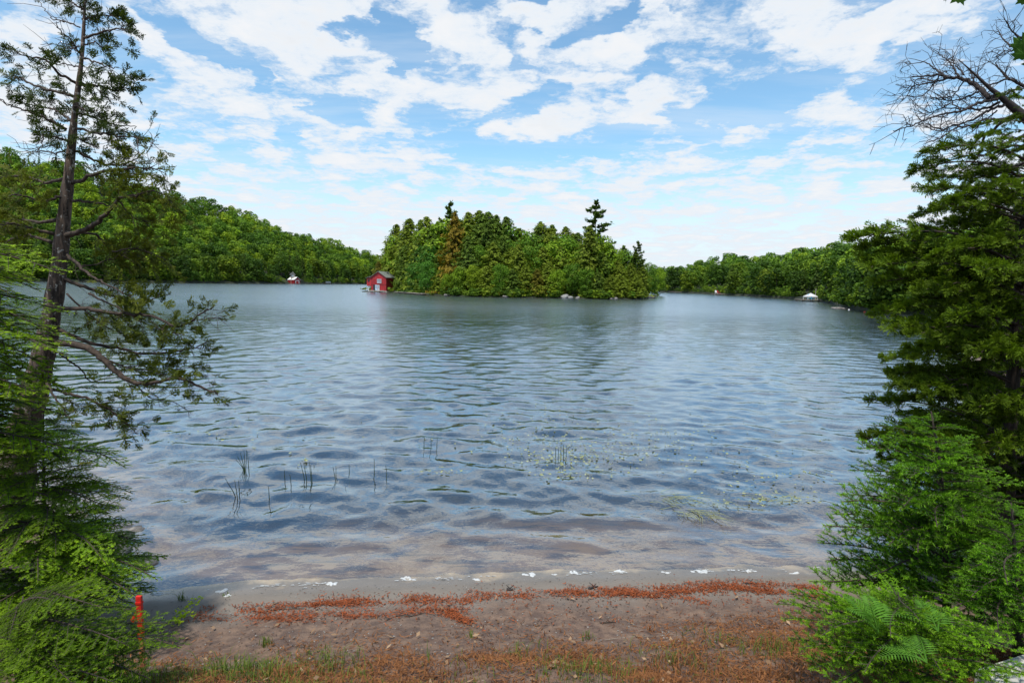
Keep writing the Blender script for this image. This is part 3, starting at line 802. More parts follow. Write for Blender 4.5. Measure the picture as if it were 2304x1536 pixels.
for (u, ytop, dd, k, c, wf) in isl:
    Y = float(isl_front(u) + dd)
    top = at(u, ytop, Y); z0 = 0.15 if dd < 2 else 0.4
    H = top[2] - z0
    base = (float(at(u, 690, Y)[0]), Y, z0)
    colr, cw = CT[c]
    row = 'at the waterline' if dd < 2.9 else 'front row' if dd < 6 else 'middle rows' if dd < 14 else 'back row'
    if (k, c) == ('h', 'or'): lab = 'rusty brown dying conifer on the island skyline'
    elif (u, k) == (1335, 'p'): lab = 'tall lone dark pine with layered limbs rising above the island'
    elif (u, k) == (1012, 'p'): lab = 'dark tufted pine top just left of the rusty dying conifer'
    else: lab = '%s %s %s, %s' % (cw, KN[k], where_isl(u), row)
    o = plant(k, base, H, H * wf * (1.0 if k != 'b' else 1.05), tuple(np.array(colr) * random.uniform(.9, 1.1)), lab, 'shrub' if k == 's' else 'tree', 'shrubs on the island shore' if k == 's' else 'trees on the island')
    _made.append((u, lab, o))
spread_labels(_made)

def bushes(name, spots, label, seed):
    g = np.random.default_rng(seed); protos = [broad_proto(s, 8, 36, 0.05, 0.0) for s in (81, 82, 83)]
    PV, PF, PT, PC = [], [], [], []; nv = 0
    for (x, y, z, H, wd) in spots:
        p = protos[int(g.integers(0, 3))]; V, F4 = proto_cards(p, 5, 1.0); rz = g.uniform(0, 6.28); cs, sn = math.cos(rz), math.sin(rz)
        V = np.stack([(V[:, 0] * cs - V[:, 1] * sn) * wd, (V[:, 0] * sn + V[:, 1] * cs) * wd, V[:, 2] * H - .1 * H], 1) + [x, y, z]
        PV.append(V); PF.append(F4 + nv); nv += len(V); PT.append(p[2]); t = np.array(TONES[int(g.choice(4, p=[.25, .3, .3, .15]))][0]) * g.uniform(.7, 1.05)
        PC.append(np.repeat(t[None], len(F4), 0))
    me = mesh_of(name, np.concatenate(PV), np.concatenate(PF), mats=[M_BROADT], tint=np.concatenate(PT), tone=np.concatenate(PC))
    tag(link(name, me), label, 'undergrowth', kind='stuff')
_s = []
for i in range(90):
    u = random.uniform(905, 1484); dd = random.uniform(-.5, 2.2); Y = float(isl_front(u) + dd); h = random.uniform(1.2, 3.0)
    if 1255 < u < 1292 and dd < 1: continue
    _s.append((at(u, 690, Y)[0], Y, 0.0, h, h * random.uniform(1.1, 1.8)))
bushes('undergrowth', _s, 'low bushes and overhanging greenery along the island waterline', 8)
for surf, lo, hi_, n, hh, lab in ((left_surf, -130, 960, 170, 7.5, 'bushes and low branches along the foot of the left hillside'), (right_surf, 1480, 2350, 150, 4.0, 'bushes and low branches along the foot of the right shore')):
    uu_ = np.linspace(lo, hi_, n); B_ = surf(uu_, np.random.default_rng(int(n)).uniform(.014, .05, n))
    if hi_ < 1000: k_ = (uu_ < 640) | (uu_ > 688)
    else: k_ = (uu_ < 1790) | (uu_ > 1842)
    bushes('undergrowth', [(b_[0], b_[1], max(b_[2], 0) - .3, hh * random.uniform(.6, 1.3), hh * random.uniform(.9, 1.6)) for b_ in B_[k_]], lab, n)

def rock(name, loc, dims, mt, seed, label, group=None):
    g = np.random.default_rng(seed); nu, nv = 14, 9
    th = np.linspace(0, 2 * math.pi, nu, endpoint=False); ph = np.linspace(-.5 * math.pi, .5 * math.pi, nv)
    P = np.stack([np.cos(ph)[:, None] * np.cos(th), np.cos(ph)[:, None] * np.sin(th), np.repeat(np.sin(ph)[:, None], nu, 1)], -1)
    f = 1.0
    for _ in range(5):
        w = g.normal(size=3) * 2.4; f = f + 0.11 * np.sin(P @ w + g.uniform(0, 6))
    P = P * f[..., None] * np.array(dims) / 2
    i = np.arange(nv - 1)[:, None] * nu; j = np.arange(nu)[None]
    Fq = np.stack([i + j, i + (j + 1) % nu, i + nu + (j + 1) % nu, i + nu + j], -1).reshape(-1, 4)
    o = link(name, mesh_of(name, P, Fq, mats=[mt], smooth=True), None, tuple(loc))
    return tag(o, label, 'rock', group)
for k, (u, dd, w, h, pale, lab) in enumerate([
        (1270, -0.3, 2.1, 1.2, 1, 'big pale boulder at the island waterline'), (1282, -0.2, 1.3, .7, 1, 'smaller pale rock right beside the big pale boulder'), (1300, 0, 1.0, .7, 0, 'grey rock right of the pale boulders on the island shore'),
        (1462, -0.4, 3.2, 1.0, 0, 'dark flat rock at the right tip of the island'), (1380, -0.2, 1.8, .8, 0, 'grey shore rock below the cedars near the island tip'), (1135, -0.1, 1.2, .7, 0, 'grey rock at mid island waterline'),
        (1005, 0, 1.4, .6, 0, 'low grey rock right of the island dock'), (836, -0.5, 2.2, .7, 0, 'dark rock in front of the red boathouse corner')]):
    Y = float(isl_front(u)) + dd
    rock('boulder' if pale else 'shore_rock', (at(u, 690, Y)[0], Y, h * .22), (w, w * .8, h), M_PALEROCK if pale else M_ROCK, 70 + k, lab)

# ------------------------------------------------------------------ red boathouse on the island
def gable_house(root, Wd, D, eave, ridge, wall_mat, roof_mat, over=0.35, z0=0.0):
    b = MB(); x, y = Wd / 2, D
    V = [(-x, 0, z0), (x, 0, z0), (x, y, z0), (-x, y, z0), (-x, 0, eave), (x, 0, eave), (x, y, eave), (-x, y, eave), (0, 0, ridge), (0, y, ridge)]
    b.poly(V, [[0, 1, 5, 8, 4], [1, 2, 6, 5], [2, 3, 7, 9, 6], [3, 0, 4, 7]])
    b.build('wall', wall_mat, root)
    for s in (-1, 1):
        r = MB(); sl = (ridge - eave) / x; tk = 0.14
        ex = x + over; ez = eave - sl * over
        a = [(0, -over, ridge + .05), (s * ex, -over, ez + .05), (s * ex, y + over, ez + .05), (0, y + over, ridge + .05)]
        V = a + [(p[0], p[1], p[2] + tk) for p in a]
        r.quads(V, [[0, 3, 2, 1], [4, 5, 6, 7], [0, 1, 5, 4], [1, 2, 6, 5], [2, 3, 7, 6], [3, 0, 4, 7]])
        r.build('roof', roof_mat, root)
def boathouse():
    Y = float(isl_front(868)) + 0.6
    c = at(869, 690, Y)
    R = thing('boathouse', 'red two-storey boathouse with grey roof and white window on the island', 'boathouse', (0, 0, 0))
    a = rad(-17)
    Wd, D = 5.0, 6.2
    # front right corner stands at pixel column 869
    R.rotation_euler = (0, 0, a)
    R.location = (c[0] - Wd / 2 * math.cos(a), Y - Wd / 2 * math.sin(a), 0.25)
    gable_house(R, Wd, D, 4.15, 5.75, M_RED, M_ROOFG)
    # board and batten strips
    b = MB()
    for i in range(13):
        x = -Wd / 2 + 0.2 + i * (Wd - 0.4) / 12
        b.box((x, -0.02, 1.9), (0.05, 0.05, 3.6))
    for i in range(14):
        b.box((Wd / 2 + 0.02, 0.25 + i * 0.44, 2.0), (0.05, 0.05, 3.9))
    o = b.build('batten', M_REDD, R); o['kind'] = 'stuff'
    # overhanging upper room on the left
    b = MB(); b.box((-Wd / 2 - 0.7, 1.6, 2.75), (1.4, 3.2, 2.3)); b.build('side_room', M_RED, R)
    b = MB()
    V = [(-Wd / 2 - 1.7, -.3, 3.85), (-Wd / 2 - .02, -.3, 4.35), (-Wd / 2 - .02, 3.5, 4.35), (-Wd / 2 - 1.7, 3.5, 3.85)]
    b.quads(V + [(p[0], p[1], p[2] + .12) for p in V], [[0, 3, 2, 1], [4, 5, 6, 7], [0, 1, 5, 4], [1, 2, 6, 5], [2, 3, 7, 6], [3, 0, 4, 7]])
    b.build('side_roof', M_ROOFG, R)
    b = MB(); b.box((-Wd / 2 - .72, -.04, 3.2), (.55, .06, .7)); w = b.build('window', M_DARK, R)
    b = MB(); b.box((-Wd / 2 - 1.0, .3, .8), (.16, .16, 1.6)); b.build('post', M_WHITE, R)
    def window(x, z, w, h, nxp, nyp, mt=M_CLOTH, y=0.0):
        f = MB(); fw = .10
        for sx in (-1, 1): f.box((x + sx * w / 2, y - .05, z), (fw, .10, h + fw))
        for sz in (-1, 1): f.box((x, y - .052, z + sz * h / 2), (w - fw - .004, .10, fw))
        for i in range(1, nxp): f.box((x - w / 2 + w * i / nxp, y - .045, z), (.05, .06, h - fw - .01))
        o = f.build('window', mt, R)
        for i in range(nxp):
            for j in range(nyp):
                p = MB(); p.box((x - w / 2 + w * (i + .5) / nxp, y - .02, z - h / 2 + h * (j + .5) / nyp), (w / nxp - .06, .03, h / nyp - .05)); p.build('pane', M_GLASS, o)
    window(.25, 3.05, 1.35, 1.15, 3, 2)
    for x, mt in ((-.75, M_BLUEW), (.02, M_CLOTH)):
        d = MB(); d.box((x, -.05, 1.0), (.68, .09, 1.85)); o = d.build('door', mt, R)
        d = MB()
        d.box((x, -.11, 1.35), (.42, .03, .8)); d.build('pane', M_GLASS, o)
    b = MB(); b.box((-1.45, -.03, 1.0), (.6, .07, 1.9)); b.build('opening', M_DARK, R)
    b = MB(); b.box((0, -.02, 2.03), (Wd, .09, .12)); b.build('trim', M_REDD, R)
    # stone crib under it
    for i in range(7):
        rock('crib_stone', (0, 0, 0), (1.0, .9, .7), M_ROCK, 200 + i, None).parent = R
        o = COL.objects[-1] if False else None
    stones = [x for x in R.children if x.name.startswith('crib_stone')]
    for i, s in enumerate(stones):
        s.location = (-Wd / 2 + .3 + i * .8, -.35, -.05)
        for k_ in ('label', 'category'):
            if k_ in s: del s[k_]
boathouse()
def dock(name, label, p0, p1, width, z, n, leg=True, rows=None):
    """plank deck between two shore points"""
    p0, p1 = np.asarray(p0, float), np.asarray(p1, float)
    R = thing(name, label, 'dock', (p0[0], p0[1], 0), math.atan2(p1[1] - p0[1], p1[0] - p0[0]))
    L = float(np.hypot(*(p1 - p0)[:2]))
    shared = None
    for i in range(n):
        if shared is None:
            b = MB(); b.box((0, 0, 0), (L / n * .93, width, .08)); shared = b.mesh('plank', [M_PLANK])
        o = link('plank', shared, R, (L * (i + .5) / n, random.uniform(-.04, .04), z + random.uniform(-.01, .01)))
    for s in (-1, 1):
        b = MB(); b.box((L / 2, s * width * .42, z - .13), (L, .12, .16)); b.build('beam', M_TRUNKF, R)
    for x in (0.1, .5, .9):
        for s in (-1, 1):
            b = MB(); b.tube([(L * x, s * width * .4, -1.2), (L * x, s * width * .4, z + .1)], .09, 6); b.build('post', M_TRUNKF, R)
    return R
dock('floating_dock', 'pale plank dock on the water right of the red boathouse', (at(892, 690, isl_front(892) - .6)[0], isl_front(892) - .6), (at(955, 690, isl_front(955) - 1.4)[0], isl_front(955) - 1.4), 1.3, .35, 10)
# far left shore: second boathouse, cottage, dock
def small_boathouse():
    u = 664; D = float(np.interp(u, LU, [240, 290, 305, 345, 370, 430, 480, 580, 700, 760, 860, 950])) - 12
    k = D / F
    p = at(670, 690, D)
    R = thing('boathouse', 'small red boathouse with pale roof and white-framed door on the far left shore', 'boathouse', (p[0], D, .3), rad(52))
    gable_house(R, 12 * k * 1.2, 27 * k, 9 * k, 14.5 * k, M_REDD, M_WHITE, .3)
    b = MB(); w, h = 8 * k, 6.5 * k
    b.box((0, -.08, h / 2 + .2), (w, .12, h)); o = b.build('door', M_RED, R)
    for (x, z, dx, dz) in ((-w / 2, h / 2 + .2, .45, h), (w / 2, h / 2 + .2, .45, h), (0, h + .3, w + .45, .45)):
        b = MB(); b.box((x, -.17, z), (dx, .1, dz)); b.build('frame', M_WHITE, R)
    p2 = left_surf(np.array([658.0]), np.array([0.10]))[0]; D2 = p2[1]; k2 = D2 / F
    R2 = thing('cottage', 'grey cottage with white metal roof behind the small red boathouse', 'cottage', (at(660, 690, D2 - 22)[0], D2 - 22, at(660, 624, D2 - 22)[2]), rad(20))
    gable_house(R2, 8 * k2, 10 * k2, 7 * k2, 11.5 * k2, M_PLANK, M_WHITE, .8, -8)
    b = MB(); b.box((0, -.1, 3.2 * k2), (3 * k2, .1, 2.6 * k2)); b.build('window', M_GLASS, R2)
small_boathouse()
def shore_pt(u, off, us=LU, D0=(240, 290, 305, 345, 370, 430, 480, 580, 700, 760, 860, 950)):
    d = float(np.interp(u, us, D0)) - off
    return (at(u, 690, d)[0], d)
RD0 = (440, 350, 300, 262, 215, 190, 152, 130, 100, 78, 72, 62, 50)
dock('far_dock', 'low grey dock on the left shore behind the cedar branches', shore_pt(268, 3), shore_pt(302, 3), 2.5, .5, 8)
dock('far_dock', 'small dock with a white boat on the far left shore', shore_pt(728, 4), shore_pt(752, 4), 3, .8, 8)
dock('far_dock', 'long low dock on the right shore next to the island tip', shore_pt(1507, 3, RU, RD0), shore_pt(1530, 3, RU, RD0), 2.2, .6, 8)
dk3 = dock('far_dock', 'little grey dock with two red and white chairs', shore_pt(1604, 3, RU, RD0), shore_pt(1624, 3, RU, RD0), 2.2, .5, 8)
def boat_shape(name, label, loc, L, Wd, H, rz, mt):
    R = thing(name, label, 'boat', loc, rz)
    b = MB(); n = 9; q = np.linspace(-1, 1, n); w = Wd / 2 * np.sqrt(np.clip(1 - np.abs(q) ** 2.6, 0, 1)); V = []
    for x, ww in zip(q, w):
        V += [(x * L / 2, -ww, H), (x * L / 2, -ww * .6, 0), (x * L / 2, ww * .6, 0), (x * L / 2, ww, H)]
    Fq = []
    for i in range(n - 1):
        for j in range(3): Fq.append((i * 4 + j, i * 4 + j + 1, i * 4 + 5 + j, i * 4 + 4 + j))
    b.quads(V, Fq); b.build('hull', mt, R, smooth=True)
    for x in (-.22, .2):
        b = MB(); b.box((x * L, 0, H * .75), (L * .08, Wd * .8, .05)); b.build('seat', M_PLANK, R)
    return R
p = shore_pt(739, 5); boat_shape('rowing_boat', 'small white boat lying at the far left dock', (p[0], p[1], 1.0), 5.2, 1.8, 1.6, .4, M_WHITE)
def chair(label, loc, rz, mt, sc=1.0, group=None):
    R = thing('deck_chair', label, 'chair', loc, rz, group); R.scale = (sc, sc, sc)
    b = MB(); b.box((0, 0, .36), (.6, .6, .06)); b.build('seat', mt, R)
    for i in range(4):
        b = MB(); V = np.array([(-.06, .26, .36), (.06, .26, .36), (.06, .52, 1.1), (-.06, .52, 1.1)]) + [(i - 1.5) * .15, 0, 0]
        b.quads(np.vstack([V, V + [0, .03, 0]]), [[0, 1, 2, 3], [7, 6, 5, 4], [0, 4, 5, 1], [1, 5, 6, 2], [2, 6, 7, 3], [3, 7, 4, 0]]); b.build('back_slat', mt, R)
    for s in (-1, 1):
        b = MB(); b.box((s * .36, .05, .58), (.12, .7, .04)); b.build('armrest', mt, R)
        for y in (-.25, .3):
            b = MB(); b.box((s * .33, y, .28), (.06, .08, .56)); b.build('leg', mt, R)
for k, (u, mt, lab) in enumerate(((1610, M_WHITE, 'white chair at the left on the little grey dock'), (1615, M_RED, 'red chair at the right on the little grey dock'))):
    p = shore_pt(u, 3, RU, RD0); chair(lab, (p[0], p[1], .55), rad(10 + 20 * k), mt, 1.35, 'chairs on the little grey dock')
# dock with canopy
def canopy_dock():
    D = 146.0; k = D / F
    x0, x1 = at(1794, 690, D)[0], at(1838, 690, D)[0]
    dock('canopy_dock', 'pale dock under the white canopy on the right shore', (x0, D), (x1, D), 3.6, .5, 12)
    xc = at(1822, 690, D)[0]; w = 2.5
    R = thing('canopy', 'white pyramid canopy tent over the dock on the right shore', 'canopy', (xc, D, .54))
    zt, ze = at(1822, 659, D)[2] - .54, at(1822, 666.5, D)[2] - .54
    b = MB(); h = w / 2
    V = [(-h, -h, ze), (h, -h, ze), (h, h, ze), (-h, h, ze), (0, 0, zt), (-h, -h, ze - .25), (h, -h, ze - .25), (h, h, ze - .25), (-h, h, ze - .25)]
    b.poly(V, [[0, 1, 4], [1, 2, 4], [2, 3, 4], [3, 0, 4], [5, 6, 1, 0], [6, 7, 2, 1], [7, 8, 3, 2], [8, 5, 0, 3]]); b.build('canopy_cloth', M_CLOTH, R)
    for sx in (-1, 1):
        for sy in (-1, 1):
            b = MB(); b.tube([(sx * h * .97, sy * h * .97, 0), (sx * h * .97, sy * h * .97, ze)], .045, 6); b.build('pole', M_WHITE, R)
    for kx, (u, lab) in enumerate(((1820, 'turquoise chair at the left under the white canopy'), (1825, 'turquoise chair at the right under the white canopy'))):
        chair(lab, (at(u, 690, D - .9)[0], D - .9, .54), rad(-20 + 35 * kx), M_BLUE, 1.25, 'turquoise chairs under the canopy')
    R = thing('flagpole', 'thin pale pole standing right of the white canopy', 'pole', (at(1835.5, 690, D)[0], D + .5, .54))
    b = MB(); b.tube([(0, 0, 0), (0, 0, at(1835, 649, D)[2] - .54)], [.09, .05], 6); b.build('pole', M_PLANK, R)
    b = MB(); b.box((0, 0, .1), (.35, .35, .2)); b.build('base', M_PLANK, R)
    R = thing('leaning_snag', 'pale bare trunk leaning on the bank right of the canopy', 'trunk', (at(1863, 690, 150)[0], 150, .6))
    b = MB(); b.tube(np.array([at(1863, 668, 149), at(1860, 655, 148.5), at(1858, 641, 148)]) - np.array(R.location), [.22, .17, .08], 7); b.build('trunk', M_PALEROCK, R)
    b = MB(); b.tube(np.array([at(1860, 655, 148.5), at(1864, 648, 148.4)]) - np.array(R.location), [.07, .03], 5); b.build('branch', M_PALEROCK, R)
canopy_dock()
def buoy(label, px, py, mt, r):
    p = onz(px, py)
    R = thing('buoy', label, 'buoy', (p[0], p[1], 0), 0, 'mooring buoys off the right point')
    th = np.linspace(0, math.pi, 8); b = MB()
    b.tube(np.stack([0 * th, 0 * th, r * .45 - np.cos(th) * r], 1), np.maximum(np.sin(th), .05) * r, 10); b.build('float', mt, R, smooth=True)
    b = MB(); b.tube([(0, 0, r * 1.3), (0, 0, r * 1.75)], r * .18, 6); b.build('ring', M_DARK, R)
buoy('small white buoy off the right point', 1910, 698, M_WHITE, .14)
buoy('orange-red buoy near the right point', 1945, 703, M_ORANGE, .13)
p = onz(1888, 695); rock('shore_rock', (p[0], p[1], .1), (2.4, 1.5, .55), M_ROCK, 91, 'flat grey rock at the tip of the right point')

# ------------------------------------------------------------------ near foliage: bough shapes along +X, length 1
def needles(b, p0, p1, n, up, L, Wn, ang, g, t0, t1, jit=0.25, sides=(-1, 1), roll=0.0):
    p0, p1 = np.asarray(p0, float), np.asarray(p1, float)
    tg = unit(p1 - p0); sd = unit(np.cross(up, tg)); upv = np.cross(tg, sd)
    for s in sides:
        f = (np.arange(n) + g.random(n)) / n
        P = p0 + (p1 - p0) * f[:, None]
        a = ang + g.normal(0, .15, n)
        rl = roll * g.normal(0, 1, n)[:, None]
        side = sd * s * np.cos(rl) + upv * np.sin(rl) if roll else np.repeat((sd * s)[None], n, 0)
        D = unit(tg * np.cos(a)[:, None] + side * np.sin(a)[:, None] + upv * g.normal(0.05, jit, (n, 1)))
        wv = unit(np.cross(D, upv + g.normal(0, .3, (n, 3)))) * Wn / 2
        LL = (L * g.uniform(.75, 1.15, n))[:, None]
        V = np.stack([P - wv, P + wv, P + D * LL], 1)
        b.tris(V.reshape(-1, 3), np.arange(3 * n).reshape(-1, 3), np.clip(t0 + (t1 - t0) * f + g.normal(0, .08, n), 0, 1))
def bough(kind, seed):
    g = np.random.default_rng(seed); w = MB(); f = MB()
    arch = {'hem': .16, 'fir': .08}[kind]
    q = np.linspace(0, 1, 12)
    def ax(t): return np.array([t, 0.03 * math.sin(t * 5 + seed), arch * 4 * (t - t * t) * .6 - (0.05 * t * t if kind == 'hem' else -.02 * t * t)])
    A = np.array([ax(t) for t in q])
    w.tube(A, 0.011 * (1 - q * .85) + .0012, 5)
    up = np.array([0, 0, 1.0])
    if kind == 'hem':
        L, Wn, sp = .019, .0075, .0075
        ts = np.arange(.10, .985, .032)
    else:
        L, Wn, sp = .026, .0065, .0055
        ts = np.arange(.10, .985, .050)
    s = 1
    for t in ts:
        s = -s
        ln = ((.40 if kind == 'hem' else .36) * (1 - t) ** .75 * min(1, .45 + t * 2.2) + .05) * g.uniform(.6, 1.12)
        a = rad(52 + g.normal(0, 8)); base = ax(t)
        dv = unit(np.array([math.cos(a), s * math.sin(a), g.normal(-.05 if kind == 'hem' else .12, .10)]))
        end = base + dv * ln + np.array([0, 0, -.18 * ln * ln / .3 if kind == 'hem' else .05 * ln])
        mid = (base + end) / 2 + np.array([.02 * ln, 0, .06 * ln])
        w.tube([base, mid, end], [.0035, .0025, .0012], 4, cap=False)
        segs = [(base, mid, .12, .32), (mid, end, .32, .75)]
        for (a0, a1, t0, t1) in segs:
            n = max(3, int(np.linalg.norm(a1 - a0) / sp))
            if kind == 'hem': needles(f, a0, a1, n, up, L, Wn, rad(68), g, t0, t1, .22)
            else: needles(f, a0, a1, int(n * 1.2), up, L, Wn, rad(50), g, t0, t1, .5, (-1, 1), .7)
        # side twigs
        m = int(ln / (.042 if kind == 'hem' else .07)); s2 = 1
        for i in range(1, m + 1):
            s2 = -s2; tt = i / (m + 1)
            b0 = base + (mid - base) * tt * 2 if tt < .5 else mid + (end - mid) * (tt - .5) * 2
            l2 = (.38 * ln * (1 - tt) + .035) * g.uniform(.7, 1.15)
            sv = unit(np.cross(up, dv)); d2 = unit(dv * math.cos(.85) + sv * s2 * math.sin(.85) + up * g.normal(-.08 if kind == 'hem' else .06, .16))
            e2 = b0 + d2 * l2 + np.array([0, 0, -.10 * l2 if kind == 'hem' else 0])
            n = max(3, int(l2 / sp))
            if kind == 'hem': needles(f, b0, e2, n, up, L, Wn, rad(66), g, .25, .95 if g.random() < .6 else .55, .22)
            else: needles(f, b0, e2, int(n * 1.2), up, L, Wn, rad(48), g, .2, .9 if g.random() < .6 else .5, .5, (-1, 1), .7)
    needles(f, ax(.3), ax(.65), 40, up, L, Wn, rad(60), g, .2, .4); needles(f, ax(.65), ax(1.0), 46, up, L, Wn, rad(55), g, .4, .9)
    return w.mesh('branch', [M_BRANCH], True), f.mesh('needles', [M_HEM if kind == 'hem' else M_FIR], False, True)
def spray_template(seed, k=9):
    """flat fan of scale-leaf segments, length 1 along +X"""
    g = np.random.default_rng(seed); V = []; T = []
    def seg(p, d, L, Wd, t):
        n = np.array([0, 0, 1.0]) + g.normal(0, .35, 3); sd = unit(np.cross(d, n)) * Wd / 2
        V.append([p, p + d * L * .45 + sd, p + d * L, p + d * L * .45 - sd]); T.append(t)
    for i in range(k):
        t = i / k; p = np.array([t * .85, .05 * math.sin(3 * t), .05 * math.sin(2.2 * t)])
        seg(p, unit([1, .1 * g.normal(), .1 * g.normal()]), .22, .085, .25 + .4 * t)
        for s in (-1, 1):
            l = (.50 * (1 - t) + .16) * g.uniform(.7, 1.2); a = rad(42 + g.normal(0, 9)) * s
            d = unit([math.cos(a), math.sin(a), g.normal(0, .25)])
            for j in range(3):
                pj = p + d * l * j / 3
                a2 = a + rad(g.normal(0, 22)); d2 = unit([math.cos(a2), math.sin(a2), d[2] + g.normal(0, .2)])
                seg(pj, d2, l * .5, .085, .3 + .18 * j + g.normal(0, .08))
    return np.array(V), np.clip(np.array(T), 0, 1)
SPR = [spray_template(s) for s in range(5)]
def rotframe(d, g, flat=0.5):
    d = unit(d); upv = unit(np.array([0, 0, 1.0]) * flat + g.normal(0, 1 - flat * .6, 3))
    y = unit(np.cross(upv, d)); z = np.cross(d, y)
    return np.stack([d, y, z], 1)
def add_spray(b, p, d, L, g, flat=.5, dt=0.0):
    V, T = SPR[int(g.integers(0, len(SPR)))]
    R = rotframe(d, g, flat)
    b.quads((V.reshape(-1, 3) * L) @ R.T + p, np.arange(len(V) * 4).reshape(-1, 4), np.clip(T + dt + g.normal(0, .10), 0, 1))
def cedar_bough(seed):
    g = np.random.default_rng(seed); w = MB(); f = MB()
    q = np.linspace(0, 1, 10)
    def ax(t): return np.array([t, .04 * math.sin(4 * t + seed), .10 * math.sin(math.pi * t) - .04 * t])
    w.tube(np.array([ax(t) for t in q]), .012 * (1 - q * .85) + .0012, 5)
    s = 1
    for t in np.arange(.14, 1.0, .065):
        s = -s; base = ax(t); ln = (.34 * (1 - t) ** .7 + .07) * g.uniform(.65, 1.1); a = rad(44 + g.normal(0, 10)) * s
        d = unit([math.cos(a), math.sin(a), g.normal(-.1, .25)]); end = base + d * ln
        w.tube([base, end], [.004, .0015], 4, cap=False)
        for k in range(int(3 + ln * 24)):
            tt = g.uniform(.15, 1.0); dd = unit(d + g.normal(0, .45, 3) + [.2, 0, -.1])
            add_spray(f, base + d * ln * tt, dd, g.uniform(.055, .105), g, .5, .2 * (tt - .5))
    for k in range(9):
        add_spray(f, ax(g.uniform(.75, 1.0)), unit(np.array([1, 0, 0]) + g.normal(0, .4, 3)), g.uniform(.08, .13), g, .45, .1)
    return w.mesh('branch', [M_BRANCH], True), f.mesh('foliage', [M_RCEDAR], False, True)
BOUGH = {'hem': [bough('hem', s) for s in (1, 2, 3, 4, 5)], 'fir': [bough('fir', s) for s in (6, 7, 8, 9, 10)], 'ced': [cedar_bough(s) for s in (11, 12, 13, 14, 15)]}
def place_bough(root, kind, base, tip, tone=(1, 1, 1), roll=0.0, fat=1.0):
    wm, fm = BOUGH[kind][random.randrange(len(BOUGH[kind]))]
    base, tip = np.asarray(base, float), np.asarray(tip, float)
    L = float(np.linalg.norm(tip - base)); x = (tip - base) / L
    y = np.cross([0, 0, 1.0], x); y /= np.linalg.norm(y) + 1e-9; z = np.cross(x, y)
    cr, sr = math.cos(roll), math.sin(roll)
    y, z = y * cr + z * sr, z * cr - y * sr
    M = Matrix.Identity(4)
    sy = L * fat if L < 1 else fat * (L ** .5)
    for i in range(3):
        M[i][0] = x[i] * L; M[i][1] = y[i] * sy; M[i][2] = z[i] * sy; M[i][3] = base[i] - root.location[i]
    o = link('branch', wm, root); o.matrix_local = M
    f = link(fm.name, fm, o); t = random.uniform(.62, 1.18)
    f.color = (tone[0] * t, tone[1] * t, tone[2] * t, 1)
    return o
def stem_tree(name, label, kind, stem, r0, tips=(), nrand=0, Lfun=None, frange=(0.05, 1), tone=(1, 1, 1), azr=(0, 6.283), fat=1.0, bark=None, rise=0.1, up_at=None):
    """stem: world points base to top; tips: explicit bough tips; nrand more boughs around the stem"""
    stem = resample(stem, 14)
    root = thing(name, label, 'tree', tuple(stem[0]))
    b = MB(); q = np.linspace(0, 1, 14)
    b.tube(stem - stem[0], r0 * (1 - .88 * q), 9); b.build('trunk', bark or M_BARK, root, smooth=True)
    def sp(f): return np.array([np.interp(f, q, stem[:, i]) for i in range(3)])
    zs = stem[:, 2]
    for tp in tips:
        tip = np.asarray(tp[0] if len(tp) == 2 and not np.isscalar(tp[0]) else tp, float)
        L = np.linalg.norm(tip[:2] - np.array([np.interp(tip[2], zs, stem[:, 0]), np.interp(tip[2], zs, stem[:, 1])]))
        zb = np.clip(tip[2] - rise * L, zs[0] + .05, zs[-1] - .03)
        base = np.array([np.interp(zb, zs, stem[:, 0]), np.interp(zb, zs, stem[:, 1]), zb])
        place_bough(root, kind, base, tip, tone, random.gauss(0, .25), fat)
    for i in range(nrand):
        f = frange[0] + (frange[1] - frange[0]) * (i + random.random()) / nrand
        az = azr[0] + (i * 2.39996 + random.gauss(0, .5)) % (azr[1] - azr[0])
        L = Lfun(f) * random.uniform(.72, 1.1); base = sp(f)
        tip = base + np.array([math.cos(az) * L, math.sin(az) * L, rise * L + random.gauss(0, .06) * L])
        place_bough(root, kind, base, tip, tone, random.gauss(0, .3), fat)
    return root

# ------------------------------------------------------------------ the big leaning cedar at left
CD = 6.2
def cpt(px, py, dz=0.0): return at(px, py, CD + dz)
tr = [(8, 1235, 56), (22, 1130, 48), (45, 1010, 41), (75, 890, 33), (104, 770, 27), (130, 620, 21), (143, 500, 18), (155, 390, 15), (168, 260, 11), (182, 150, 7.5), (188, 70, 5), (192, -20, 3.2), (195, -90, 1.5)]
T3 = [cpt(x, y) for x, y, _ in tr]; T3[0][2] = float(ground_z(T3[0][0], T3[0][1])) - .05
cedar = thing('cedar_tree', 'tall leaning half-dead cedar with rough bark at the left water edge', 'tree', tuple(T3[0]))
O = T3[0].copy()
b = MB(); TT = resample(T3, 44); rr = .86 * np.interp(np.linspace(0, 1, 44), np.linspace(0, 1, len(tr)), [w for *_, w in tr]) / F * CD
rr = rr * (1 + .06 * np.sin(np.arange(44) * 1.7) + .04 * np.sin(np.arange(44) * 3.1))
b.tube(TT - O, rr, 16); b.build('trunk', M_BARKC, cedar, smooth=True)
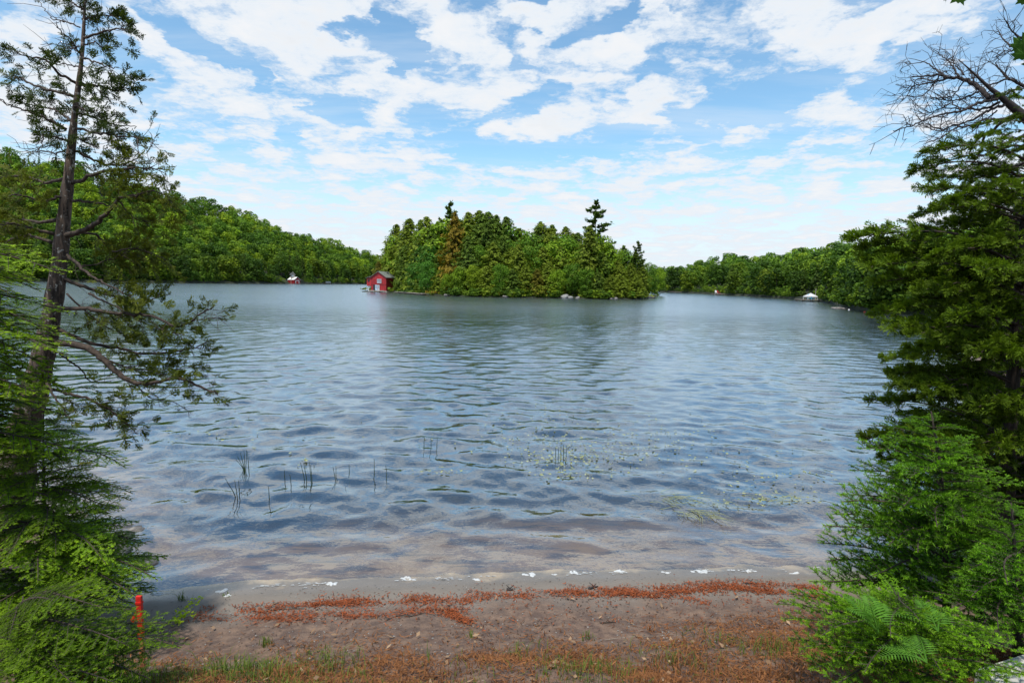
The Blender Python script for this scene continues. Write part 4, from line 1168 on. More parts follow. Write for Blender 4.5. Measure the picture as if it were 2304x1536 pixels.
_lead = [  # polyline in the photograph, depth swing, radius, foliage amount, where foliage starts
    ([(185, 45), (215, 38), (245, 35), (282, 46)], .2, .012, 13, .15), ([(188, 85), (225, 75), (262, 65), (292, 70)], -.2, .012, 11, .2), ([(188, 20), (165, 8), (140, -8)], .1, .010, 10, .1), ([(190, 10), (205, -10), (225, -30)], .1, .009, 8, .1),
    ([(180, 62), (150, 50), (118, 42), (98, 18), (88, 2)], .3, .006, 0, 0), ([(180, 122), (160, 92), (132, 66), (126, 48)], -.3, .007, 0, 0), ([(178, 150), (132, 140), (112, 118)], .2, .006, 2, .6), ([(176, 118), (150, 100), (90, 100)], .3, .005, 0, 0),
    ([(190, 100), (215, 96), (235, 108), (246, 88)], .3, .007, 6, .1), ([(188, 130), (215, 140), (240, 150), (266, 152)], -.2, .009, 9, .15), ([(178, 105), (160, 110), (150, 108)], .1, .006, 7, .2),
    ([(172, 188), (132, 165), (102, 135), (62, 128), (30, 114)], -.3, .014, 12, .4), ([(166, 218), (120, 205), (72, 190), (40, 176), (14, 192)], .3, .016, 24, .2), ([(180, 190), (230, 196), (265, 205), (286, 190), (303, 186)], .2, .014, 22, .12),
    ([(150, 292), (110, 270), (60, 250), (30, 240), (-2, 222)], -.2, .016, 3, .2), ([(105, 285), (92, 330), (85, 346)], -.2, .006, 0, 0), ([(162, 272), (130, 250), (90, 240), (58, 234)], .3, .013, 22, .1), ([(155, 320), (130, 310), (100, 304)], -.3, .012, 18, .1),
    ([(178, 255), (215, 265), (252, 280), (308, 284)], .3, .012, 10, .1), ([(174, 290), (220, 300), (270, 306), (308, 310), (357, 326)], -.2, .013, 13, .1), ([(170, 340), (202, 356), (242, 370), (290, 365), (322, 344)], .2, .014, 20, .2),
    ([(166, 235), (195, 250), (220, 248)], -.3, .009, 12, .2), ([(160, 300), (190, 320), (225, 335)], .3, .009, 10, .2), ([(158, 330), (128, 345), (90, 340), (60, 350)], .3, .009, 5, .4), ([(150, 345), (120, 330), (60, 335), (38, 330)], .2, .005, 0, 0),
    ([(163, 412), (202, 396), (242, 385), (300, 378), (370, 382)], -.3, .02, 34, .3), ([(160, 450), (212, 456), (252, 464), (272, 462)], .2, .016, 4, .6), ([(142, 530), (182, 520), (215, 505), (240, 480), (266, 450), (302, 440), (345, 428)], -.3, .03, 34, .6),
    ([(132, 494), (92, 500), (52, 495), (-6, 502)], .2, .022, 14, .3), ([(122, 525), (72, 515), (30, 504), (-8, 505)], -.2, .02, 14, .3), ([(116, 546), (62, 530), (22, 540), (-10, 552)], .3, .016, 12, .3), ([(150, 400), (100, 410), (50, 395), (0, 400)], .4, .018, 26, .2), ([(152, 440), (100, 450), (40, 440), (-10, 452)], -.3, .016, 22, .2),
    ([(148, 525), (200, 525), (226, 536), (252, 565), (292, 575), (342, 590)], .3, .016, 36, .4), ([(148, 570), (182, 600), (212, 625), (252, 645), (292, 666)], -.2, .018, 8, .6), ([(140, 626), (202, 650), (272, 670), (332, 680), (366, 656)], .2, .022, 34, .3),
    ([(134, 695), (192, 694), (262, 705), (342, 710), (402, 735), (452, 706), (482, 688)], -.3, .024, 40, .25), ([(402, 735), (440, 722), (498, 712)], -.3, .006, 1, .2), ([(128, 740), (202, 770), (272, 785), (332, 796), (402, 790), (452, 776), (478, 764)], .3, .022, 44, .3),
    ([(128, 772), (172, 776), (212, 790), (240, 815), (266, 840), (302, 860), (342, 862), (402, 850), (452, 870), (492, 886)], -.2, .04, 46, .45), ([(128, 792), (182, 830), (202, 856), (252, 860)], .3, .010, 2, .5), ([(104, 872), (132, 880), (182, 892), (232, 912), (282, 950), (312, 976)], .2, .018, 44, .3),
    ([(300, 860), (340, 895), (395, 905), (430, 930)], .2, .006, 3, .4), ([(100, 850), (115, 882), (150, 932), (165, 960)], -.2, .014, 6, .3), ([(230, 805), (300, 830), (380, 832), (440, 825)], .2, .010, 26, .3), ([(200, 660), (260, 690), (330, 730), (420, 755)], -.1, .010, 26, .3),
    ([(345, 428), (380, 445), (385, 470)], -.3, .006, 12, .1), ([(252, 565), (310, 560), (390, 590)], .2, .008, 20, .2), ([(266, 450), (300, 490), (340, 500), (360, 490)], .2, .008, 14, .3), ([(330, 345), (344, 320), (340, 300)], .2, .004, 0, 0), ([(308, 310), (312, 340), (320, 358)], -.2, .004, 0, 0),
    ([(170, 600), (230, 590), (300, 560), (330, 540)], .3, .008, 20, .3), ([(150, 660), (230, 730), (300, 760)], .2, .010, 22, .2),
]
for k, (pl, dz, r0, fol, f0) in enumerate(_lead):
    g = np.random.default_rng(300 + k)
    n = len(pl); P = np.array([cpt(x, y, dz * i / (n - 1) * 1.6) for i, (x, y) in enumerate(pl)]) - O
    m = 5 + 4 * n; C = resample(P, m)
    C[1:] += g.normal(0, .006, (m - 1, 3))
    q = np.linspace(0, 1, m)
    w = MB(); w.tube(C, r0 * (1 - .82 * q) + .0015, 6)
    tgt = np.gradient(C, axis=0)
    f = MB()
    # bare side twigs
    tot = np.linalg.norm(np.diff(C, axis=0), axis=1).sum()
    for i in range(int(4 + tot * 7)):
        j = int(g.integers(2, m - 1)); d = unit(unit(tgt[j]) + g.normal(0, .75, 3)); L = g.uniform(.08, .30)
        e = C[j] + d * L; w.tube([C[j], C[j] + d * L * .5 + g.normal(0, .02, 3), e], [.003, .0022, .0012], 4, cap=False)
        if fol >= 6 and j / m > f0:
            for s_ in range(2): add_spray(f, e - d * L * .3 * s_, unit(d + g.normal(0, .3, 3)), g.uniform(.07, .13), g, .4)
    for i in range(int(fol * 1.5)):
        t = g.uniform(f0, 1.0); j = min(m - 1, int(t * (m - 1)))
        ofs = g.normal(0, 1, 3) * (.030 + .075 * min(1.0, tot / 1.4))
        d = unit(unit(tgt[j]) * .8 + unit(ofs) * .6 + g.normal(0, .3, 3))
        c = C[j] + ofs
        add_spray(f, c, d, g.uniform(.075, .145), g, .4, .08 * (ofs[2] / .08))
        if i % 2 == 0: w.tube([C[j], c], [.0025, .0015], 3, cap=False)
    o = w.build('branch', M_BRANCH, cedar, smooth=True)
    if f.V:
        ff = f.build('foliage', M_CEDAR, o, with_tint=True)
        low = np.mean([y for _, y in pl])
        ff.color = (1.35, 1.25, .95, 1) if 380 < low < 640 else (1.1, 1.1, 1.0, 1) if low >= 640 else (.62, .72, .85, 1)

# ------------------------------------------------------------------ hemlocks at left
def gnd(px, Y, sink=.03):
    lo, hi = 600.0, 4000.0
    for _ in range(40):
        md = (lo + hi) / 2; p = at(px, md, Y)
        if p[2] > float(ground_z(p[0], Y)): lo = md
        else: hi = md
    x = float(at(px, lo, Y)[0]); return np.array([x, Y, float(ground_z(x, Y)) - sink])
SAP = 4.3
stem_tree('hemlock_sapling', 'bright green young hemlock in front of the leaning cedar trunk', 'hem', [gnd(108, SAP), at(104, 1250, SAP), at(98, 1080, SAP), at(98, 925, SAP)], .026,
          [at(x, y, SAP + dz) for x, y, dz in ((286, 1041, -.1), (300, 1100, .1), (250, 1010, .2), (255, 1136, -.2), (319, 1215, 0), (352, 1290, -.2), (345, 1322, .1), (200, 985, -.1), (160, 960, 0), (30, 1010, 0), (-20, 1090, -.1), (-60, 1180, .1), (-90, 1260, 0), (280, 1180, .3), (240, 1255, -.4), (300, 1330, -.4))],
          100, lambda f: .84 * (1 - f) ** .7 + .14, (.14, .97), (.92, .98, .9), rise=-.02)
FR = 3.1
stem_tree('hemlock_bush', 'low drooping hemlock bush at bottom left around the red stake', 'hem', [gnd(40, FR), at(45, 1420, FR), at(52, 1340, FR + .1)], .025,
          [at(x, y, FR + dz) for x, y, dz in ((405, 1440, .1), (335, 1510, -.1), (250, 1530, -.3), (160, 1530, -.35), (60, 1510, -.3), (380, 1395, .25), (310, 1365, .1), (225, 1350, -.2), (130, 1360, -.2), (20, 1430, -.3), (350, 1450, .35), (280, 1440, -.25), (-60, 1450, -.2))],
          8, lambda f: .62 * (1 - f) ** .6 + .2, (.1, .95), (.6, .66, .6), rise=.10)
OFL = 4.0
stem_tree('hemlock_tree', 'hemlock at the left edge whose boughs reach in over the cedar trunk', 'hem', [gnd(-330, OFL), at(-320, 900, OFL), at(-300, 560, OFL), at(-290, 300, OFL)], .09,
          [at(x, y, OFL + dz) for x, y, dz in ((150, 690, .2), (128, 600, 0), (140, 752, -.1), (95, 640, .3), (150, 850, .1), (112, 905, -.2), (60, 780, -.2), (95, 985, .1), (60, 920, .2), (130, 810, .3), (30, 560, 0), (50, 705, .3), (20, 860, -.3), (150, 780, -.3), (60, 1010, -.2), (10, 640, -.3), (40, 820, 0), (120, 960, .1), (165, 1000, 0), (150, 920, .3), (80, 870, -.3), (-10, 960, .1), (110, 1010, -.1), (30, 1050, .2), (-30, 1100, 0), (70, 1100, .1), (0, 740, .2), (90, 720, -.2), (70, 620, .2))],
          36, lambda f: 1.0 * (1 - f) ** .5 + .4, (.25, .8), (1.0, 1.0, .95), rise=-.05)

# ------------------------------------------------------------------ right side: cedar, fir, ferns, bare tree
RC = 5.2
def dome(f): return (1.08 * (1 - f ** 2.2) + .2)
stem_tree('cedar_tree', 'dense dark cedar filling the right edge beside the water', 'ced', [gnd(2262, RC), at(2258, 1300, RC), at(2270, 1000, RC), at(2290, 700, RC), at(2310, 420, RC), at(2330, 150, RC)], .085,
          [at(x + (45 if x > 1960 and y > 600 else 30), y, RC + dz) for x, y, dz in ((2030, 372, .1), (2060, 330, 0), (2070, 420, -.2), (2040, 470, .1), (2050, 520, .2), (1895, 520, 0), (1915, 545, .15), (1940, 590, -.15), (1925, 570, .1), (1960, 620, 0), (2000, 560, .2), (1955, 690, 0), (1975, 730, -.2), (2010, 780, .2), (1985, 830, 0), (1990, 855, -.3), (1984, 895, .1), (1992, 960, -.2), (2020, 1010, 0), (2050, 640, -.4), (2080, 560, -.5), (2100, 700, -.6), (2060, 880, -.6), (2100, 450, -.4), (2160, 420, -.2), (2200, 380, 0), (2270, 330, -.1), (2150, 900, -.8), (2040, 740, -.5), (2120, 500, .3), (2090, 610, .3), (2030, 670, .3), (2050, 950, .2), (2080, 1030, .2), (2150, 780, -.8), (2200, 600, -.8), (2200, 1000, -.8), (2130, 1080, -.5))],
          90, dome, (.16, .97), (.85, .92, .85), (1.3, 6.6), 1.0, M_BARK, .12)
RF = 4.1
stem_tree('balsam_fir', 'young green fir with finger-like twigs below the dark cedar', 'fir', [gnd(2130, RF), at(2130, 1300, RF), at(2120, 1100, RF), at(2095, 925, RF)], .035,
          [at(x, y, RF + dz) for x, y, dz in ((1958, 958, .1), (1925, 1010, 0), (1905, 1060, -.1), (1880, 1108, .1), (1868, 1160, 0), (1845, 1180, -.2), (1838, 1225, .1), (1860, 1270, -.2), (1815, 1305, 0), (1900, 1140, -.4), (1930, 1220, -.5), (1950, 1290, -.5), (2000, 1000, -.3), (2030, 950, 0), (2060, 1080, -.6), (2010, 1150, -.7), (2100, 1190, -.8), (2180, 1180, -.7), (2060, 1250, -.8), (1990, 1230, -.7), (2200, 1040, -.4), (2260, 1120, -.4), (2290, 1220, -.5), (1890, 1330, -.3), (1835, 1310, -.3))],
          60, lambda f: .92 * (1 - f) ** .75 + .12, (.2, .97), (1.0, 1.0, 1.0), (0, 6.283), 1.0, M_BARK, .16)
RB = 3.0
stem_tree('balsam_fir', 'full green fir at the bottom right corner behind the fern', 'fir', [gnd(2290, 3.5), at(2290, 1350, 3.5), at(2275, 1130, 3.5)], .03,
          [at(x, y, 3.5 + dz) for x, y, dz in ((2180, 1290, -.3), (2200, 1350, -.5), (2260, 1320, -.6), (2150, 1380, -.4), (2240, 1420, -.6), (2300, 1400, -.6), (2190, 1440, -.5))],
          34, lambda f: .70 * (1 - f) ** .7 + .14, (.12, .97), (.95, 1.0, .95), (0, 6.283), 1.0, M_BARK, .1)
stem_tree('fir_sapling', 'bright green low fir sapling at the bottom right beside the brown ground', 'fir', [gnd(2040, RB), at(2035, 1450, RB), at(2020, 1330, RB + .1)], .02,
          [at(x, y, RB + dz) for x, y, dz in ((1745, 1365, .1), (1760, 1400, 0), (1775, 1340, .2), (1772, 1435, .1), (1800, 1465, -.1), (1815, 1505, -.2), (1850, 1545, -.3), (1830, 1330, .3), (1850, 1440, -.3), (1900, 1490, -.4), (1960, 1520, -.5), (1900, 1330, .2), (2010, 1440, -.5), (2080, 1500, -.5), (2150, 1440, -.3), (2240, 1430, -.2), (2290, 1450, -.2), (2304, 1470, -.3), (2130, 1520, -.5), (2060, 1400, -.4))],
          34, lambda f: .55 * (1 - f) ** .6 + .15, (.1, .95), (1.35, 1.25, .95), (0, 6.283), 1.0, M_BARK, .10)
def fern(label, base, n, L, tilt0, seed, azs):
    R = thing('fern', label, 'fern', tuple(base), 0, 'ferns under the right trees')
    for i in range(n):
        g = np.random.default_rng(seed + i); b = MB(); az = azs[i % len(azs)] + g.normal(0, .1)
        l = L * g.uniform(.8, 1.1); q = np.linspace(0, 1, 17)
        el = tilt0 + g.normal(0, .12)
        h = np.array([math.cos(az), math.sin(az), 0])
        P = h * (l * q * math.cos(el))[:, None] + np.array([0, 0, 1.0]) * (l * (q * math.sin(el) - .45 * q * q))[:, None]
        b.tube(P, .004 * (1 - .8 * q), 4, cap=False)
        sd = np.cross([0, 0, 1.0], h)
        for j in range(3, 17):
            t = q[j]; tg = unit(P[min(16, j + 1)] - P[j - 1]); pl = l * .34 * (1 - t) ** .8 * min(1, .55 + t * 1.3) + .012
            for s in (-1, 1):
                d = unit(tg * .45 + sd * s + np.array([0, 0, .08]))
                c0, c1 = P[j], P[j] + d * pl; w2 = tg * min(pl * .085, l * .0135); dr = np.array([0, 0, -.10 * pl])
                b.quads([c0, c0 + (c1 - c0) * .35 + w2 * 1.25, c1 + dr, c0 + (c1 - c0) * .35 - w2 * 1.25], [[0, 1, 2, 3]], .25 + .6 * g.random())
        b.build('frond', M_FERN, R, with_tint=True)
stem_tree('cedar_tree', 'second dark cedar added for shade behind at the far right edge', 'ced', [gnd(2380, 6.9), at(2390, 900, 6.9), at(2400, 500, 6.9), at(2410, 250, 6.9)], .08, [], 70, lambda f: 1.5 * (1 - f ** 2) + .3, (.03, .97), (.7, .7, .75), fat=1.1)  # extra cedar, added to give shade and a dark background
stem_tree('cedar_tree', 'low dark cedar added for shade at the right edge', 'ced', [gnd(2420, 5.6), at(2425, 1200, 5.6), at(2430, 900, 5.6)], .06, [], 60, lambda f: 1.0 * (1 - f ** 2) + .3, (.04, .97), (.6, .62, .7), fat=1.2)  # also added, to darken the interior between the right trees
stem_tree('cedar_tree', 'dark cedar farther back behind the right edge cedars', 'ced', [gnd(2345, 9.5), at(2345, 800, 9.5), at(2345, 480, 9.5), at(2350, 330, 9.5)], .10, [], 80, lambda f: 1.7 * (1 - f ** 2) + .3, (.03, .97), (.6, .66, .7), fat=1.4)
fern('tall fern with fanned fronds in front of the dark cedar base', at(1975, 1425, 2.6), 5, .29, 1.05, 500, [2.2, 1.5, 2.9, .9, 3.5, 1.9])
fern('fern right of the tall fern, low in the shade', at(2110, 1420, 2.65), 4, .26, .9, 520, [1.6, 2.3, .9, 3.0, 2.7])
fern('fern lowest at the bottom right among fir twigs', at(2085, 1490, 2.45), 4, .24, .6, 540, [2.6, 1.9, 3.3, 1.2, .4])
# bare dead tree
def c4(x, y): return (2000 + x / 4.516, 80 + y / 4.516)
DT = 6.0
dlimbs = [
    ([(1120, 640), (1010, 620), (930, 540), (860, 490), (780, 450), (700, 435), (600, 430), (520, 395), (440, 410), (230, 420)], .028, .3), ([(600, 430), (480, 350), (370, 270), (190, 300)], .009, .3), ([(710, 420), (640, 300), (580, 235), (490, 170)], .009, .3),
    ([(760, 400), (690, 310), (630, 240)], .007, .2), ([(600, 430), (500, 470), (360, 490), (240, 515), (100, 540)], .009, .4), ([(760, 460), (690, 570), (620, 625), (540, 640)], .006, .3), ([(1100, 650), (960, 670), (840, 720), (740, 770), (600, 790), (470, 820), (340, 870), (240, 920), (150, 940), (40, 975)], .014, -.3),
    ([(1130, 680), (980, 740), (840, 745), (700, 740), (560, 735), (510, 690)], .012, .3), ([(1180, 700), (1000, 770), (880, 840), (760, 890), (640, 920), (540, 950), (380, 900)], .014, .1), ([(1280, 820), (1100, 855), (980, 850), (850, 910), (700, 930), (620, 980), (500, 1050), (380, 1090)], .014, -.2),
    ([(1290, 830), (1150, 880), (1040, 980), (920, 1040), (860, 1110), (740, 1165), (640, 1160), (580, 1100)], .015, .2), ([(970, 1020), (940, 1150), (870, 1270), (800, 1340), (700, 1380), (600, 1420)], .012, .1), ([(1420, 990), (1250, 1070), (1100, 1130), (960, 1220), (800, 1220), (700, 1250), (560, 1270)], .014, -.2),
    ([(1420, 1270), (1290, 1340), (1200, 1390), (1100, 1370), (1050, 1290)], .012, .2), ([(1420, 1110), (1150, 1150), (1000, 1280), (850, 1350), (680, 1420)], .012, .3), ([(1440, 540), (1220, 440), (1130, 350), (1080, 270)], .016, .2), ([(1220, 440), (1100, 480), (1000, 500), (900, 390), (930, 340)], .008, .3),
    ([(1440, 160), (1280, 130), (1200, 80), (1150, 20), (1100, -60)], .010, .2), ([(1440, 60), (1330, 20), (1250, -40), (1200, -120)], .010, -.2), ([(1280, 130), (1160, 200), (1060, 220)], .005, .2), ([(1150, 620), (1250, 570), (1373, 540)], .008, .4), ([(1010, 620), (900, 640), (830, 620), (760, 640)], .007, .2), ([(930, 560), (840, 600), (740, 650), (600, 660), (420, 640)], .008, .2),
    ([(880, 500), (830, 380), (830, 330)], .006, .1), ([(520, 395), (420, 540), (330, 620), (200, 620)], .006, .2), ([(480, 470), (300, 440), (220, 560), (110, 690)], .005, .3), ([(1100, 760), (1000, 850), (930, 900), (840, 990)], .006, .2), ([(1250, 1070), (1150, 1190), (1080, 1270), (1060, 1340)], .006, .2), ([(740, 770), (640, 690), (520, 740), (400, 790), (280, 800)], .006, .2), ([(620, 980), (480, 960), (380, 930), (320, 850)], .005, .2),
]
dead = thing('dead_tree', 'bare leafless dead tree leaning in at the upper right', 'tree', tuple(gnd(2560, DT)))
DO = np.array(dead.location)
ml = [c4(700, 240), c4(780, 310), c4(880, 400), c4(960, 480), c4(1080, 580), c4(1200, 670), c4(1300, 770), c4(1400, 850), (2350, 320), (2430, 480), (2500, 750), (2540, 1050)]
P = np.array([at(x, y, DT) for x, y in ml] + [gnd(2560, DT)])[::-1] - DO
b = MB(); C = resample(P, 40); b.tube(C, np.interp(np.linspace(0, 1, 40), [0, .55, .72, .86, .93, 1], [.11, .075, .056, .042, .015, .003]), 9); b.build('trunk', M_DEADW, dead, smooth=True)
for k, (pl, r0, dz) in enumerate(dlimbs):
    g = np.random.default_rng(700 + k); n = len(pl)
    P = np.array([at(*c4(x, y), DT + dz * 2 * i / (n - 1)) for i, (x, y) in enumerate(pl)]) - DO
    m = 4 * n + 4; C = resample(P, m); q = np.linspace(0, 1, m); w = MB()
    C[1:] += g.normal(0, .004, (m - 1, 3))
    w.tube(C, r0 * (1 - .85 * q) + .0018, 6)
    tg = np.gradient(C, axis=0); tot = np.linalg.norm(np.diff(C, axis=0), axis=1).sum()
    for i in range(int(3 + tot * 16)):
        j = int(g.integers(2, m)); d = unit(unit(tg[j]) + g.normal(0, .5, 3)); L = g.uniform(.08, .34); bend = g.normal(0, .05, 3) + [0, 0, .03]
        e = C[j] + d * L; mid = C[j] + d * L * .5 + bend
        w.tube(resample([C[j], mid, e], 5), np.linspace(.0034, .0014, 5), 4, cap=False)
        for s in range(2):
            d2 = unit(d + g.normal(0, .6, 3)); p2 = mid + (e - mid) * g.random()
            w.tube([p2, p2 + d2 * L * .4], [.002, .0012], 3, cap=False)
    w.build('branch', M_DEADW, dead, smooth=True)
# maple at the top right
mp = thing('maple_tree', 'maple twigs with lobed leaves hanging in at the top right edge', 'tree', tuple(gnd(3100, 2.6)))
MO = np.array(mp.location)
b = MB(); b.tube(np.array([gnd(3100, 2.6), at(3090, 600, 2.6), at(3050, -300, 2.6), at(3000, -900, 2.6)]) - MO, [.09, .08, .06, .04], 9); b.build('trunk', M_BARK, mp, smooth=True)
b = MB(); b.tube(resample(np.array([at(3060, -250, 2.6), at(2700, -200, 2.5), at(2400, -110, 2.4), at(2150, -60, 2.4)]) - MO, 14), np.linspace(.03, .003, 14), 6); b.build('branch', M_BRANCH, mp, smooth=True)
b = MB(); b.tube(resample(np.array([at(3085, 300, 2.6), at(2700, 120, 2.5), at(2420, 90, 2.5), at(2310, 110, 2.5)]) - MO, 14), np.linspace(.03, .003, 14), 6); b.build('branch', M_BRANCH, mp, smooth=True)
mleaf = [(0, -.05), (.12, .02), (.42, -.08), (.36, .08), (.62, .26), (.44, .30), (.58, .62), (.36, .52), (.30, .60), (.14, .42), (.20, .78), (.10, .74), (0, 1.05)]
ml_pts = mleaf + [(-x, y) for x, y in mleaf[-2:0:-1]]
MLV = [(0, .25, 0.04)] + [(x, y, -.10 * abs(x) + .02 * math.sin(9 * y)) for x, y in ml_pts]
MLF = [(0, 1 + i, 1 + (i + 1) % len(ml_pts)) for i in range(len(ml_pts))]
lm = mesh_of('leaf', np.array(MLV), None, np.array(MLF), [M_MAPLE], tint=np.full(len(MLF), .4))
for (x, y, d, s, r, tl) in ((2156, 6, 2.4, .085, 3.4, .5), (2128, 2, 2.4, .07, 3.9, .8), (2180, -40, 2.4, .08, 2.7, .4), (2298, 112, 2.5, .085, 1.9, .9), (2300, 134, 2.5, .08, 2.2, 1.0), (2318, 100, 2.5, .08, 1.2, .4), (2300, 10, 2.4, .08, 2.9, .8), (2330, 150, 2.5, .09, 2.0, .6), (2240, -40, 2.4, .09, 3.2, .6)):
    o = link('leaf', lm, mp); o.location = at(x, y, d) - MO; o.scale = (s, s, s); o.rotation_euler = (rad(90) + tl * .8 - .4, r - math.pi + .2, random.uniform(-.5, .5)); o.rotation_mode = 'YXZ'

# ------------------------------------------------------------------ beach things
st = on_ground(325, 1490); st = gnd(322, 3.62, 0)
R = thing('survey_stake', 'red painted wooden survey stake standing in the hemlock at lower left', 'stake', tuple(st))
top = at(315, 1340, 3.62)[2] - st[2]; lean = np.array([at(315, 1340, 3.62)[0] - at(323, 1480, 3.62)[0], 0, 0])
def lean_box(b, z0, z1, w, d):
    V = []
    for z in (z0, z1):
        c = lean * (z / top)
        V += [(c[0] - w / 2, -d / 2, z), (c[0] + w / 2, -d / 2, z), (c[0] + w / 2, d / 2, z), (c[0] - w / 2, d / 2, z)]
    b.quads(V, [[3, 2, 1, 0], [4, 5, 6, 7], [0, 1, 5, 4], [1, 2, 6, 5], [2, 3, 7, 6], [3, 0, 4, 7]])
b = MB(); lean_box(b, top * .42, top, .034, .02); b.build('painted_top', M_STAKE, R)
b = MB(); lean_box(b, -.08, top * .42 - .001, .028, .018); b.build('shaft', M_STAKEW, R)
b = MB(); lean_box(b, top * .90, top * .925, .040, .026); b.build('ribbon', M_STAKE, R)
b = MB(); c = lean * .74; b.poly([(c[0] - .021, -.014, top * .80), (c[0] - .045, -.03, top * .72), (c[0] - .035, -.028, top * .66), (c[0] - .019, -.014, top * .70)], [[0, 1, 2, 3], [3, 2, 1, 0]]) ; b.build('ribbon_end', M_STAKE, R)

foam = [(362, 1335, .26, .05, 'flat foam patch beside the low left twigs'), (500, 1329, .20, .07, 'white foam lump at the left by the small green sprig'), (512, 1340, .12, .03, 'thin foam patch just below the left foam lump'), (745, 1314, .18, .06, 'low foam lump left of the tallest foam lump'), (918, 1302, .20, .11, 'tallest foam lump, shaped like a resting duck'),
        (1075, 1303, .14, .035, 'small flat foam patch at mid beach'), (1190, 1293, .20, .05, 'long flat foam patch right of mid beach'), (1250, 1292, .10, .03, 'little foam patch between the long flat patch and the foam pair'), (1290, 1288, .18, .05, 'flat foam patch left of the peaked foam lump'), (1392, 1286, .20, .09, 'peaked foam lump straight below the island boulder'), (1500, 1287, .14, .04, 'small foam patch right of the peaked foam lump'), (1585, 1286, .26, .03, 'thin long foam patch left of the rounded foam lump'), (1683, 1284, .16, .07, 'rounded foam lump towards the right trees'), (1795, 1290, .16, .04, 'rightmost flat foam patch at the fir twigs')]
for k, (x, y, w, h, lab) in enumerate(foam):
    p = on_ground(x, y); z = max(p[2], 0)
    g = np.random.default_rng(900 + k); b = MB()
    w *= .6; h *= .5
    for j in range(10):
        c = np.array([g.normal(0, w * .32), g.normal(0, w * .13), 0]); hh = h * .5 * math.exp(-(c[0] / (w * .3)) ** 2) * g.uniform(.7, 1.1); r = w * g.uniform(.12, .24)
        th = np.linspace(0, 2 * math.pi, 9)[:-1]; rings = [(1, -.004), (.92, .4), (.6, .82), (.12, 1)]; V = []
        ww = 1 + .2 * g.normal(size=8)
        for s, zz in rings: V += [(c[0] + r * s * ww[i] * math.cos(th[i]), c[1] + r * .75 * s * ww[i] * math.sin(th[i]), hh * zz) for i in range(8)]
        b.quads(V, [[a * 8 + i, a * 8 + (i + 1) % 8, a * 8 + 8 + (i + 1) % 8, a * 8 + 8 + i] for a in range(3) for i in range(8)])
        b.FP.append([b.n - 8 + i for i in range(8)])
    tag(b.build('foam_lump', M_FOAM, None, (p[0], p[1], z), smooth=True), lab, 'foam', 'foam lumps along the waterline')

_u = np.linspace(SHX[7], SHX[13], 260); g = np.random.default_rng(77)
_V, _F = [], []
for i in range(len(_u) - 1):
    if math.sin(i * .37) + math.sin(i * .113 + 2) + g.normal(0, .5) < .5: continue
    for k_ in range(int(g.integers(1, 4))):
        x = _u[i] + g.uniform(0, .025); y = float(np.interp(x, SHX, SHY)) + g.normal(.0, .022); L_, w_ = g.uniform(.008, .035), g.uniform(.0015, .005); z = max(float(ground_z(x, y)), 0.004) + .007
        n0 = len(_V); th_ = np.linspace(0, 6.283, 7)[:-1]
        _V += [(x + L_ * math.cos(a_) * g.uniform(.7, 1.2), y + w_ * math.sin(a_) + .15 * L_ * math.cos(a_) * g.normal(), z) for a_ in th_]
        _F += [(n0, n0 + 1, n0 + 2, n0 + 3), (n0, n0 + 3, n0 + 4, n0 + 5)]
tag(link('foam_line', mesh_of('foam_line', np.array(_V), np.array(_F), mats=[M_FOAM])), 'thin broken line of foam specks along the water edge', 'foam', kind='stuff')
def flat_bits(name, mt, P, L, Wd, g, lift, label, cat, up=0.15):
    n = len(P); az = g.uniform(0, 6.283, n)
    D = np.stack([np.cos(az), np.sin(az), g.normal(0, up, n)], 1); Sd = np.stack([-np.sin(az), np.cos(az), g.normal(0, .3, n)], 1)
    C = P + np.array([0, 0, 1.0]) * (lift * g.random(n))[:, None]
    L = (L * g.uniform(.4, 1.2, n))[:, None] / 2; Wd = (Wd * g.uniform(.6, 1.3, n))[:, None] / 2
    V = np.stack([C - D * L, C + Sd * Wd, C + D * L, C - Sd * Wd], 1)
    me = mesh_of(name, V, np.arange(n * 4).reshape(-1, 4), mats=[mt], tint=np.clip(g.normal(.5, .25, n), 0, 1))
    return tag(link(name, me), label, cat, kind='stuff')
def scatter_line(pl, n, spread, g, weight=None):
    P = np.array([on_ground(x, y)[:2] for x, y in pl]); L = np.r_[0, np.cumsum(np.linalg.norm(np.diff(P, axis=0), axis=1))]
    u = g.uniform(0, L[-1], n); X = np.interp(u, L, P[:, 0]); Y = np.interp(u, L, P[:, 1])
    X = X + g.normal(0, .03, n); Y = Y + g.normal(0, 1, n) * spread
    return X, Y
g = np.random.default_rng(55)
XX, YY = [], []
for pl, n, sp_ in (([(440, 1382), (560, 1378), (700, 1364), (800, 1352)], 1800, .07), ([(700, 1362), (850, 1352), (1000, 1347), (1090, 1338), (1200, 1337), (1300, 1330), (1390, 1333), (1480, 1332)], 4000, .062), ([(1480, 1332), (1560, 1325), (1640, 1320), (1720, 1322), (1860, 1325)], 3200, .07),
                   ([(560, 1390), (650, 1392), (760, 1384), (860, 1392), (900, 1378), (1000, 1368), (1090, 1350)], 1700, .06), ([(1000, 1372), (1040, 1395), (1060, 1402)], 500, .04), ([(1540, 1345), (1590, 1356)], 500, .03), ([(1290, 1332), (1420, 1336), (1480, 1345)], 900, .05), ([(600, 1370), (1100, 1370)], 700, .15), ([(1000, 1380), (1750, 1350)], 700, .25), ([(1650, 1330), (1850, 1340)], 1500, .09)):
    a, b_ = scatter_line(pl, n, sp_, g); XX.append(a); YY.append(b_)
X, Y = np.concatenate(XX), np.concatenate(YY)
keep = g.random(len(X)) < np.clip(.65 + .9 * np.sin(X * 5.1 + 2 * np.sin(Y * 7)) * np.sin(Y * 17 + X * 3) + .3 * np.sin(X * 13), .12, 1)
